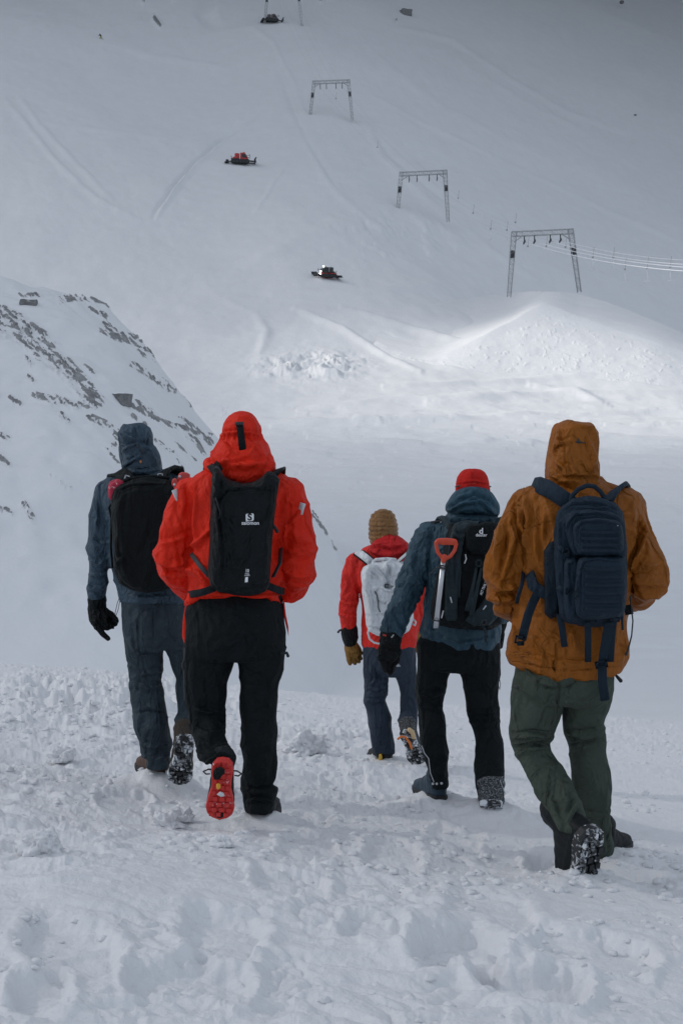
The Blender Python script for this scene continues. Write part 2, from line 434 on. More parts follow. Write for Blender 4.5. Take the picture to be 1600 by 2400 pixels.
# snow all round the camera, out of the frame, so that light bounces back on the walkers
gx = np.concatenate([np.linspace(-160, -12, 40), np.linspace(-11, 11, 60), np.linspace(12, 160, 40)]); gy = np.linspace(-120, 40, 110)
X, Y = np.meshgrid(gx, gy); Z = base(X, Y)-.22*np.ones_like(X)
Z = np.where((np.abs(X) > .76*np.maximum(Y, 0)+.3) | (Y < 1.4), Z+.12, Z-.4)
o = link('snow_field', grid_mesh('snow_field', X, Y, Z), M_snow); tag(o, kind='structure')

# ---- far slope
def far_rock(u, v):
    r = np.zeros(u.shape)
    for pts, w in (([(338, 2), (352, -6)], 6), ([(395, 0), (420, -10)], 6), ([(330, 42), (358, 40), (376, 62)], 5), ([(1455, 2), (1462, 8)], 5), ([(1560, 12), (1585, -4)], 9), ([(1500, -20), (1620, -60)], 22), ([(750, 2), (780, -4)], 4),
                   ([(925, 52), (932, 48)], 3), ([(200, -40), (420, -60)], 25), ([(900, -60), (1200, -90)], 30)):
        D, _ = seg_dist(u, v, pts); r = np.maximum(r, 1-D/(w*1.6))
    return np.clip(r, 0, 1)
def far_detail(X, Y):
    Z = base(X, Y)
    u, v = to_uv(np.stack([X.ravel(), Y.ravel(), Z.ravel()], 1)); u = u.reshape(X.shape); v = v.reshape(X.shape)
    wob = (fbm2(X/9, Y/12, 101, 3)-.5)*16
    L = [([(690, 722), (800, 775), (900, 833), (985, 872)], 7, 1.5), ([(800, 722), (900, 752), (1050, 792), (1150, 822), (1240, 855)], 7, 1.2),
         ([(855, 215), (1000, 295), (1150, 365)], 4, 1.0), ([(1150, 365), (1350, 460), (1480, 520), (1640, 585)], 6, .9), ([(910, 65), (1000, 78), (1060, 95), (1200, 190), (1330, 265), (1470, 310)], 6, 1.6),
         ([(1060, 130), (1130, 180), (1260, 260), (1420, 330)], 8, .9), ([(360, 510), (400, 440), (480, 360), (560, 295), (605, 260)], 5, -1.8), ([(367, 512), (407, 446), (487, 366), (567, 301)], 5, 1.3),
         ([(220, 95), (350, 130), (550, 165)], 6, .9), ([(90, 285), (200, 300), (470, 338)], 4, .8), ([(10, 230), (60, 290), (140, 390), (230, 470), (330, 520)], 8, 1.0), ([(45, 225), (90, 290), (180, 385), (265, 470)], 7, .9),
         ([(470, 82), (590, 65), (640, 100), (690, 200), (725, 290)], 6, .9), ([(500, 60), (470, 30), (490, -20)], 14, -2.5), ([(520, 60), (505, 25), (530, -20)], 12, 2.2),
         ([(870, 312), (895, 370), (960, 430), (1040, 500)], 8, 1.6), ([(885, 318), (915, 365), (990, 425), (1060, 480)], 7, -1.4), ([(595, 500), (640, 430), (670, 385)], 5, .8), ([(1100, 540), (1150, 590), (1260, 660)], 7, 1.1),
         ([(600, 735), (625, 780), (610, 840)], 12, .9), ([(520, 700), (560, 720), (600, 735)], 8, .5), ([(60, 640), (250, 660), (520, 640)], 18, .6), ([(1330, 370), (1450, 440), (1600, 500)], 20, .8), ([(640, 690), (800, 690), (1000, 672), (1180, 690)], 12, .9)]
    L += [([(700, 968), (900, 938), (1200, 927), (1640, 915)], 5, .9), ([(900, 908), (1200, 892), (1640, 868)], 5, 1.0), ([(640, 1002), (1000, 982), (1640, 962)], 6, .9), ([(1000, 942), (1200, 932), (1430, 957)], 6, .9), ([(1240, 902), (1350, 925), (1420, 950)], 7, 1.2), ([(560, 1075), (900, 1050), (1250, 1075)], 9, .8), ([(900, 1120), (1250, 1095), (1640, 1120)], 9, .8), ([(560, 640), (700, 560), (840, 520)], 14, .9), ([(700, 300), (760, 420), (900, 560)], 9, .9), ([(650, 160), (720, 330), (800, 460)], 7, -.9), ([(820, 60), (900, 150), (1050, 260), (1300, 380)], 10, .9)]
    for pts, w, amp in L:
        m = (u > min(p[0] for p in pts)-5*w-12) & (u < max(p[0] for p in pts)+5*w+12) & (v > min(p[1] for p in pts)-5*w-12) & (v < max(p[1] for p in pts)+5*w+12)
        if not m.any(): continue
        D, T = seg_dist(u[m]+wob[m]*.5, v[m]+wob[m]*.4, pts); Z[m] = Z[m]+.52*amp*np.exp(-(D/w)**2)*np.sin(np.clip(T, .03, .97)*math.pi)**.5
    # rubble pushed up by the groomers
    rub = np.exp(-(((u-735)/125)**2+((v-870)/42)**2)**1.5)
    q = fbm2(X/7+.5*n2(X/3, Y/3, 7), Y/12, 111, 5, .68)
    Z += rub*(1.5*sstep(.38, .70, q)+.8*fbm2(X/1.6, Y/2.4, 112, 3))
    rub2 = np.exp(-(((u-930)/140)**2+((v-555)/55)**2)**1.5)
    Z += rub2*1.0*sstep(.45, .62, fbm2(X/8, Y/14, 113, 4, .6))
    # wind drifts across the flat
    fl = np.exp(-((v-1015)/85)**2)*sstep(540, 760, u)
    Z += fl*(1.1*(fbm2(X/16, Y/5.5, 121, 4, .6)-.5)+.30*sstep(.48, .66, fbm2(X/14+.7*n2(X/4, Y/4, 8), Y/4.5, 122, 3)))
    fl2 = sstep(880, 1000, v)*(1-sstep(1500, 1640, v))
    Z += fl2*(.42*(fbm2(X/8, Y/4.5, 123, 4, .55)-.5)+.10*sstep(.5, .58, fbm2(X/5+.8*n2(X/3, Y/3, 124), Y/2.6, 125, 3)))
    # groomed and wind-blown texture of the slope
    up = sstep(150, 240, Y)
    Z += up*(.9*(fbm2(X/14, Y/22, 131, 4, .55)-.5)+.5*(fbm2(X/5, Y/9, 132, 3)-.5))
    rock = far_rock(u, v)*sstep(.35, .6, fbm2(X/4, Y/6, 141, 4, .65))
    Z += rock*1.5
    return Z, rock
X, Y = fan(18, 640, 1050, .27, 800, 2, .75)
Z, rock = far_detail(X, Y)
Z = Z-.5*(1-sstep(30, 36, Y))
me = grid_mesh('mountain_slope', X, Y, Z)
at = me.attributes.new('rock', 'FLOAT', 'POINT'); at.data.foreach_set('value', rock.ravel().astype(np.float32))
o = link('mountain_slope', me, M_far); tag(o, kind='structure')
X, Y = fan(600, 2400, 60, .8, 80, 2); Z = base(X, Y)-4
X2, Y2 = fan(38, 605, 120, 1.6, 160, 2); Z2 = base(X2, Y2)-2.5-6*sstep(100, 300, Y2)
o = link('mountain', grid_mesh('mountain', X, Y, Z), M_far); tag(o, kind='structure')
o = link('valley_snow', grid_mesh('valley_snow', X2, Y2, Z2), M_far); tag(o, kind='structure')

# ---- piste embankment on the right: crest, lit flank, ploughed top
def spl(pts, n):                   # Catmull-Rom through rows of values
    A = np.array(pts, float); out = []
    T = np.linspace(0, len(A)-1, n)
    for t in T:
        i = min(int(t), len(A)-2); f = t-i
        p0, p1, p2, p3 = A[max(i-1, 0)], A[i], A[i+1], A[min(i+2, len(A)-1)]
        out.append(.5*((2*p1)+(-p0+p2)*f+(2*p0-5*p1+4*p2-p3)*f*f+(-p0+3*p1-3*p2+p3)*f**3))
    return np.array(out)
def hp(u, v, dd=0.0, dz=0.0):
    d = hit(u, v)+dd; p = P(u, v, d); return [p.x, p.y, p.z+dz]
U_ = [1275, 1360, 1450, 1540, 1660, 1820]
foot = [(860, 812), (980, 845), (1090, 866), (1190, 878)]+list(zip(U_, [884, 892, 899, 906, 915, 930]))
crest = [(880, 800), (1000, 836), (1110, 796), (1195, 752)]+list(zip(U_, [714, 743, 774, 803, 842, 895]))
back = [(900, 735), (1030, 708), (1130, 692), (1205, 684)]+list(zip(U_, [682, 690, 717, 753, 808, 880]))
fd = [hit(u, v) for u, v in foot]; cd = [hit(u, v) for u, v in crest]; bd_ = [hit(u, v) for u, v in back]
cd = [f+k for f, k in zip(fd, (2.5, 2.5, 11, 19, 26, 24, 21, 18, 15, 10))]
bd_ = [h-k for h, k in zip(bd_[:4], (0, .5, 3, 7))]+[f+k for f, k in zip(fd[4:], (47, 45, 41, 36, 31, 24))]
R3 = [list(P(u, v, d-1.0)-Vector((0, 0, .6))) for (u, v), d in zip(foot, fd)]
R2 = [list(P(u, v, d)) for (u, v), d in zip(crest, cd)]
R1 = [list(P(u, v, d)) for (u, v), d in zip(back, bd_)]
T1D = fd[4]+46
R0 = [[x*1.03, y+14, z-9] for x, y, z in R1]
nu = 520
rows = [spl(r, nu) for r in (R0, R1, R2, R3)]
rr = []
for i, n in ((0, 14), (1, 60), (2, 90)):
    for k in range(n): rr.append(rows[i]*(1-k/n)+rows[i+1]*(k/n))
rr.append(rows[3]); A = np.array(rr)
for _ in range(2): A[1:-1] = (A[:-2]+2*A[1:-1]+A[2:])/4
Xe, Ye, Ze = A[..., 0], A[..., 1], A[..., 2]
ii = np.linspace(0, 1, len(rr))[:, None]
face = sstep(.45, .62, ii)
Ze = Ze+face*(.55*(fbm2(Xe/6, Ye/6, 151, 4, .55)-.5)+.10*sstep(.70, .76, fbm2(Xe/.9, Ye/.9, 152, 3)))+(1-face)*.35*(fbm2(Xe/9, Ye/4, 153, 3)-.5)
me = grid_mesh('snow_embankment', Xe[::-1], Ye[::-1], Ze[::-1])
o = link('snow_embankment', me, M_far); tag(o, kind='structure')

# ---- rocky hill on the left
_hu = np.array([-900, -500, -200, 0, 60, 120, 190, 250, 300, 345, 400, 460, 520, 600, 690, 740, 790, 830, 900, 1000], float)
_hv = np.array([560, 590, 655, 690, 697, 700, 697, 699, 738, 798, 885, 972, 1040, 1095, 1152, 1205, 1290, 1400, 1560, 1700], float)
HD = 100.0
HX, HY = fan(40, 150, 560, .60, 1300, 2)
keep = slice(0, 830)
HX, HY = HX[:, keep], HY[:, keep]
ut = 800+HX/HY*F
zr = CAMZ+(1200-np.interp(ut, _hu, _hv))/F*HD
zr = zr-1.15*sstep(3.0, 11.0, zr)
zb = base(HX, HY)-1.6
_uu = np.arange(-1400, 1400, 5.0); _zz = CAMZ+(1200-np.interp(_uu, _hu, _hv))/F*HD
_kk = np.exp(-np.linspace(-2.2, 2.2, 121)**2); _kk /= _kk.sum()
zsm = np.interp(ut, _uu, np.convolve(np.pad(_zz, 60, 'edge'), _kk, 'valid'))
mixf = np.where(HY < HD, sstep(3, 24, HD-HY), 0); zr = zr*(1-mixf)+zsm*mixf
S = np.where(HY < HD, np.clip(1-(HD-HY)/62, 0, 1), np.clip(1-(HY-HD)/30, 0, 1))
S = 1-(1-S)**1.75
HZ = zb+np.maximum(zr-zb, 0)*S
HZ = np.where(zr > zb, HZ, zb)
amp = sstep(1.5, 8, HZ-zb)
HZ = HZ+amp*(2.0*(fbm2(HX/10, HY/10, 161, 4, .6)-.5)+.9*(fbm2(HX/2.6, HY/3.5, 162, 3, .6)-.5))
u, v = to_uv(np.stack([HX.ravel(), HY.ravel(), HZ.ravel()], 1)); u = u.reshape(HX.shape); v = v.reshape(HX.shape)
RS = [([(0, 742), (40, 752), (75, 772), (110, 806)], 24, 1), ([(0, 775), (40, 790), (85, 812)], 13, .9), ([(95, 825), (150, 862), (185, 905), (222, 948)], 22, .95), ([(0, 725), (35, 738)], 6, .8), ([(110, 850), (160, 890), (200, 940)], 14, .6),
      ([(245, 770), (300, 797)], 16, 1), ([(318, 800), (340, 828)], 20, 1), ([(345, 828), (366, 846)], 11, 1), ([(140, 700), (200, 696), (245, 702), (290, 730), (330, 782)], 11, .8), ([(215, 720), (250, 745)], 10, .8),
      ([(310, 862), (370, 900), (412, 918)], 12, .85), ([(345, 880), (400, 915)], 9, .8), ([(380, 865), (400, 882)], 7, .8), ([(430, 915), (455, 955)], 10, .8), ([(80, 928), (125, 940), (180, 950)], 11, .85), ([(25, 935), (45, 950)], 8, .9), ([(140, 975), (160, 990)], 10, .9),
      ([(130, 930), (200, 962)], 9, .7), ([(205, 985), (240, 1000), (275, 1022), (268, 1060)], 11, .95), ([(300, 952), (350, 975), (430, 1002), (500, 1022)], 9, .8), ([(325, 945), (360, 968)], 9, .8), ([(315, 985), (345, 1000)], 8, .9),
      ([(430, 980), (470, 1010), (500, 1035)], 9, .9), ([(445, 1020), (470, 1032), (480, 1060)], 9, .9), ([(370, 1030), (410, 1055), (425, 1095)], 7, .8), ([(250, 1050), (280, 1090)], 9, .7), ([(415, 1030), (460, 1075)], 6, .6),
      ([(650, 1110), (700, 1165)], 10, .8), ([(705, 1165), (735, 1205), (755, 1240)], 17, 1), ([(775, 1265), (790, 1290)], 5, .8), ([(45, 692), (90, 690)], 8, .9), ([(0, 1070), (25, 1095)], 9, .9), ([(0, 1022), (20, 1028)], 7, .8), ([(60, 880), (75, 892)], 5, .7), ([(60, 830), (72, 850)], 5, .7),
      ([(110, 1120), (165, 1150)], 5, .45), ([(185, 1130), (215, 1170)], 5, .4), ([(195, 865), (215, 880)], 7, .8), ([(200, 810), (240, 820)], 5, .4), ([(55, 1185), (72, 1212)], 9, .9), ([(0, 1190), (30, 1200)], 7, .7),
      ([(-200, 720), (-20, 760)], 30, .9), ([(-200, 900), (-20, 930)], 20, .7), ([(-300, 1050), (-30, 1080)], 20, .7)]
rk = np.zeros(u.shape); wob1 = (fbm2(HX/2.2, HZ/2.2, 171, 3)-.5); wob2 = (fbm2(HX/2.5+9, HZ/2.5, 172, 3)-.5)
for pts, w, st in RS:
    m = (u > min(p[0] for p in pts)-3*w-20) & (u < max(p[0] for p in pts)+3*w+20) & (v > min(p[1] for p in pts)-3*w-20) & (v < max(p[1] for p in pts)+3*w+20)
    if not m.any(): continue
    D, T = seg_dist(u[m]+wob1[m]*22, v[m]+wob2[m]*22, pts)
    rk[m] = np.maximum(rk[m], st*np.clip(1.25-D/w, 0, 1))
# broken up along the bedding, which dips to the right
c, s_ = math.cos(.72), math.sin(.72)
al = (u*c+v*s_); ac = (-u*s_+v*c)
br = fbm2(al/22, ac/5, 173, 5, .7)
rk = np.clip(rk*1.15, 0, 1)*sstep(.41, .58, br)
speck = sstep(.66, .74, fbm2(al/16, ac/6, 174, 4, .6))*sstep(3, 7, HZ-zb)*.45*sstep(1250, 1050, v)*0
rk = np.maximum(rk, speck)
HZ = HZ+rk*(.10+.30*fbm2(HX/1.6, HY/2.4, 175, 3))*.7
me = grid_mesh('rocky_hill', HX, HY, HZ)
at = me.attributes.new('rock', 'FLOAT', 'POINT'); at.data.foreach_set('value', rk.ravel().astype(np.float32))
o = link('rocky_hill', me, M_far); tag(o, kind='structure')
HU, HV = u, v
def on_hill(u0, v0):
    D = (HU-u0)**2+(HV-v0)**2; k = np.unravel_index(np.argmin(D), D.shape); return Vector((HX[k], HY[k], HZ[k]))

# ---- unseen broken clouds set before the sun to shape its light: a gap lets the sun onto the embankment and the flat below it
CD = 900.0
c0 = Vector((0, 260, 40))+SUNV*CD
ga, gb = np.meshgrid(np.linspace(-520, 520, 150), np.linspace(-420, 800, 170))
qx = c0.x+ga; qy = c0.y+gb; qz = np.full(ga.shape, c0.z)
k_ = (qz-20)/SUNV.z; sx = qx-SUNV.x*k_; sy = qy-SUNV.y*k_
wx = (fbm2(sx/38, sy/30, 181, 3)-.5)*34; wy = (fbm2(sx/30+5, sy/34, 182, 3)-.5)*26
lit = sstep(-26, 0, sx+wx*.8)*sstep(165, 190, sy+wy*.8)*(1-sstep(-11, 9, sy+wy*.3-np.interp(sx, [-30, 4, 20, 36, 84], [246, 248, 258, 268, 240])))
lit = np.maximum(lit, 0)
den = 1-lit                      # 0 in the gap
cov = np.interp(sy, [-60, 0, 8, 22, 45, 130, 175, 270, 330, 400, 470, 600, 900], [.9, .72, .48, .50, .66, .64, .50, .56, .68, .84, .97, 1, 1])
cov = cov+.30*sstep(8, -12, sx)*np.exp(-((sy-90)/45)**2)+.12*(fbm2(sx/70, sy/60, 185, 3)-.5)+.10*sstep(40, 140, sx)*sstep(280, 380, sy)
den = np.clip(den*cov, 0, 1)
edge = np.minimum(sstep(0, 90, 520-np.abs(ga)), sstep(0, 90, np.minimum(gb+420, 800-gb)))
den = den*edge
hgt = 2+den*(8+16*fbm2(ga/90, gb/90, 183, 4, .6))
top = np.stack([qx, qy, qz+hgt], -1).reshape(-1, 3); bot = np.stack([qx, qy, qz-hgt*.35], -1).reshape(-1, 3)
r_, c_ = ga.shape; idx = np.arange(r_*c_).reshape(r_, c_)
Vc = np.concatenate([top, bot]); n_ = r_*c_
q1 = np.stack([idx[:-1, :-1], idx[:-1, 1:], idx[1:, 1:], idx[1:, :-1]], -1).reshape(-1, 4); q2 = q1[:, ::-1]+n_
rim = [(int(a), int(a)+n_, int(b)+n_, int(b)) for a, b in list(zip(idx[0, :-1], idx[0, 1:]))+list(zip(idx[-1, :-1], idx[-1, 1:]))+list(zip(idx[:-1, 0], idx[1:, 0]))+list(zip(idx[:-1, -1], idx[1:, -1]))]
me = new_mesh('unseen_shade_cloud', Vc, q1.tolist()+q2.tolist()+rim)
at = me.attributes.new('cover', 'FLOAT', 'POINT'); at.data.foreach_set('value', np.concatenate([den.ravel(), den.ravel()]).astype(np.float32))
M_shade_cloud = bpy.data.materials.new('unseen_shade_cloud'); M_shade_cloud.use_nodes = True; nt = M_shade_cloud.node_tree; nt.nodes.remove(nt.nodes['Principled BSDF'])
tr = nt.nodes.new('ShaderNodeBsdfTransparent'); tl = nt.nodes.new('ShaderNodeBsdfTranslucent'); tl.inputs[0].default_value = (.85, .87, .9, 1)
ms = nt.nodes.new('ShaderNodeMixShader'); a_ = nt.nodes.new('ShaderNodeAttribute'); a_.attribute_name = 'cover'
nt.links.new(a_.outputs['Fac'], ms.inputs[0]); nt.links.new(tr.outputs[0], ms.inputs[1]); nt.links.new(tl.outputs[0], ms.inputs[2])
nt.links.new(ms.outputs[0], nt.nodes['Material Output'].inputs[0])
o = link('unseen_shade_cloud', me, M_shade_cloud); tag(o, kind='stuff')

# unseen slab added above the frame to block skylight and darken the upper slope
ga, gb = np.meshgrid(np.linspace(-900, 900, 90), np.linspace(410, 1040, 60))
zt = np.maximum(315+.0*ga, .36*gb+70+.35*np.maximum(gb-420, 0))
ed = np.minimum(sstep(0, 160, 900-np.abs(ga)), np.minimum(sstep(0, 90, gb-410), sstep(0, 90, 1040-gb)))
lo = np.stack([ga, gb, zt+30-ed*(26+22*fbm2(ga/60, gb/60, 191, 4, .6))], -1).reshape(-1, 3); hi = np.stack([ga, gb, zt+30+ed*(60+60*fbm2(ga/80, gb/80, 192, 4, .6))], -1).reshape(-1, 3)
r_, c_ = ga.shape; idx = np.arange(r_*c_).reshape(r_, c_); n_ = r_*c_
q1 = np.stack([idx[:-1, :-1], idx[:-1, 1:], idx[1:, 1:], idx[1:, :-1]], -1).reshape(-1, 4)
M_dimming_cloud = plain('slope_dimming_cloud', (.42, .45, .50), 1.0, 0, .06, .02, 0, 0)
o = link('unseen_shade_cloud', new_mesh('unseen_shade_cloud', np.concatenate([hi, lo]), q1.tolist()+(q1[:, ::-1]+n_).tolist()), M_dimming_cloud); tag(o, kind='stuff')
# ---------------------------------------------------------------- drag lift
M_steel = plain('galvanised_steel', (.36, .375, .395), .7, .1, .3, 3)
M_dark = plain('dark_steel', (.03, .033, .037), .5, .2, .2, 5)
M_rime = plain('rime', (.70, .72, .76), .8, 0, .1, 3)
def truss(m, a, b, wa, wb, side, n, r):
    a = Vector(a); b = Vector(b); t = (b-a).normalized(); s = Vector(side); s = (s-t*s.dot(t)).normalized(); f = t.cross(s)
    def cor(k, w): 
        p = a.lerp(b, k); return [p+s*w*sx+f*w*sy for sx, sy in ((-.5, -.5), (.5, -.5), (.5, .5), (-.5, .5))]
    R = [cor(i/n, wa+(wb-wa)*i/n) for i in range(n+1)]
    for j in range(4): m.bar(R[0][j], R[-1][j], r)
    for i in range(n):
        for j in range(4):
            k = (j+1) % 4
            m.bar(R[i][j], R[i+1][k], r*.55) if i % 2 else m.bar(R[i][k], R[i+1][j], r*.55)
            m.bar(R[i+1][j], R[i+1][k], r*.5)
def pylon(bl, br, tl, tr, d, label):
    s = d/F
    A, B, C, D = P(*bl, d), P(*br, d), P(*tl, d), P(*tr, d)
    t = thing('lift_pylon', (A+B)/2-Vector((0, 0, 1.5)), label, 'lift pylon', 'lattice pylons of the drag lift')
    side = (B-A).normalized(); w = .085*(D-C).length
    for a, c in ((A, C), (B, D)):
        m = MB(); truss(m, a-(c-a).normalized()*1.1, c, w*.72, w*1.05, side, 14, .055); lg = m.build('leg', M_steel, t, False)
        q = a.lerp(c, .62); m = MB(); m.box(q, (w*.52, w*.5, w*.75), bev=.08); m.build('box', M_dark, lg, False)
    m = MB(); up = (C-A).normalized()
    truss(m, C-side*w*.4-Vector((0, 0, w*.5)), D+side*w*.4-Vector((0, 0, w*.5)), w*.95, w*.95, (0, 1, 0), 12, .048); 
    for c, sg in ((C, 1), (D, -1)):                       # corner braces
        m.bar(c-Vector((0, 0, w*2.2)), c+side*sg*w*1.9-Vector((0, 0, w*.9)), .08)
    m.build('crossbeam', M_steel, t, False)
    L = (D-C).length; heads = []
    for k in (.18, .36, .64, .82):                        # sheave trains under the beam
        p = C.lerp(D, k)-Vector((0, 0, w*1.0)); m = MB()
        m.bar(p, p-Vector((0, 0, w*1.1)), .09); q = p-Vector((0, 0, w*1.25))
        m.bar(q-Vector((0, 1.3, 0)), q+Vector((0, 1.3, 0)), .09)
        for e in (-1.1, -.4, .4, 1.1): m.ell(q+Vector((0, e, -.05)), (.10, .30, .30), 10)
        m.build('sheave', M_dark, t); heads.append(q)
    return heads
h1 = pylon((1193, 683), (1355, 672), (1204, 543), (1336, 537), T1D+3, 'nearest and largest lattice lift pylon, standing on the snow embankment')
d2 = hit(990, 508); h2 = pylon((930, 510), (1049, 510), (940, 404), (1042, 399), d2, 'lattice lift pylon standing second up the slope, beyond the largest pylon')
d3 = hit(776, 275); h3 = pylon((726, 277), (825, 275), (736, 190), (816, 187), d3, 'pale lattice lift pylon standing third up the slope, above the red snow groomer')
d4 = hit(662, 56); h4 = pylon((620, 57), (707, 56), (629, -36), (697, -38), d4, 'topmost lift pylon, only its two legs in view beside a dark groomer')
def sag(a, b, n, s): return [a.lerp(b, i/n)-Vector((0, 0, s*4*(i/n)*(1-i/n))) for i in range(n+1)]
CW = {}
for i in range(4):
    en = P(1690+40*(i % 2), (640, 632, 622, 612)[i], 214+7*i)
    m = MB(); pts = sag(h1[i], en, 16, 1.2)+sag(en, en+Vector((75, -10, -9.5)), 6, .2)[1:]; m.tube(pts, [.03]+[.07]*(len(pts)-1), 6, round_ends=False)
    CW[i] = pts
    o = recentre(m.build('lift_cable', M_rime)); tag(o, 'rime-coated white lift cable running right from the nearest pylon, %s of the four' % ('lowest', 'second lowest', 'second highest', 'highest')[i], 'cable', 'rimed cables leaving the nearest pylon')
    pts = sag(h1[i], h2[i], 10, 2.2)[0:]+sag(h2[i], h3[i], 10, 1.4)[1:]+sag(h3[i], h4[i], 8, 1.2)[1:]
    m = MB(); m.tube(pts, .012, 5, round_ends=False)
    o = recentre(m.build('lift_cable', M_steel)); tag(o, 'thin steel lift cable strung up the slope from pylon to pylon, %s line' % ('far left', 'inner left', 'inner right', 'far right')[i], 'cable', 'thin cables between the pylons')
def hanger(u, v, d, label, drop=2.2, bar=True):
    p = P(u, v, d); t = thing('drag_lift_hanger', p-Vector((0, 0, drop if bar else .5)), label, 'lift hanger', 'drag lift hangers on the cables')
    m = MB(); m.bar(p+Vector((.05, 0, .3)), p+Vector((.25, 0, 1.9)), .035); m.build('hanger_rod', M_steel, t)
    m = MB(); m.tube([p-Vector((0, .15, 0)), p+Vector((0, .15, 0))], .19, 10); m.build('spring_drum', M_steel, t)
    if bar:
        m = MB(); m.bar(p-Vector((0, 0, .3)), p-Vector((-.1, 0, drop)), .05); m.bar(p-Vector((.5, 0, drop)), p-Vector((-.6, 0, drop-.1)), .06); m.build('t_bar', M_rime, t)
dt = T1D-2
for u, v, d, lb, b in ((1388, 603, dt-8, 'first drag-lift hanger right of the nearest pylon, with a pale T-bar', True), (1436, 603, dt-14, 'second drag-lift hanger right of the nearest pylon, pale bar below', True), (1463, 631, dt-18, 'lowest drag-lift hanger right of the nearest pylon', True),
                    (1515, 628, dt-24, 'drag-lift hanger second from the right edge under the rimed cables', True), (1569, 626, dt-30, 'drag-lift hanger nearest the right edge under the rimed cables', True),
                    (1236, 577, dt+3, 'small dark hanger drum leftmost under the crossbeam of the nearest pylon', False), (1279, 577, dt+3, 'small dark hanger drum in the middle of the nearest pylon opening', False), (1324, 579, dt+3, 'small dark hanger drum beside the right leg of the nearest pylon', False),
                    (1187, 539, dt+20, 'small dark hanger just left of the top of the nearest pylon', True), (1207, 521, dt+16, 'small hanger just above the left corner of the nearest pylon', False), (1149, 536, dt+30, 'dark hanger with a curved rod, second left of the nearest pylon', True),
                    (1108, 499, dt+45, 'dark hanger midway between the two lower pylons', False), (1073, 464, d2-10, 'small hanger close to the right leg of the second pylon', False), (787, 231, d3-8, 'tiny hanger inside the opening of the third pylon', False), (884, 345, d2+40, 'tiny hanger between the second and the third pylon', False)):
    hanger(u, v, d, lb, 2.4, b)

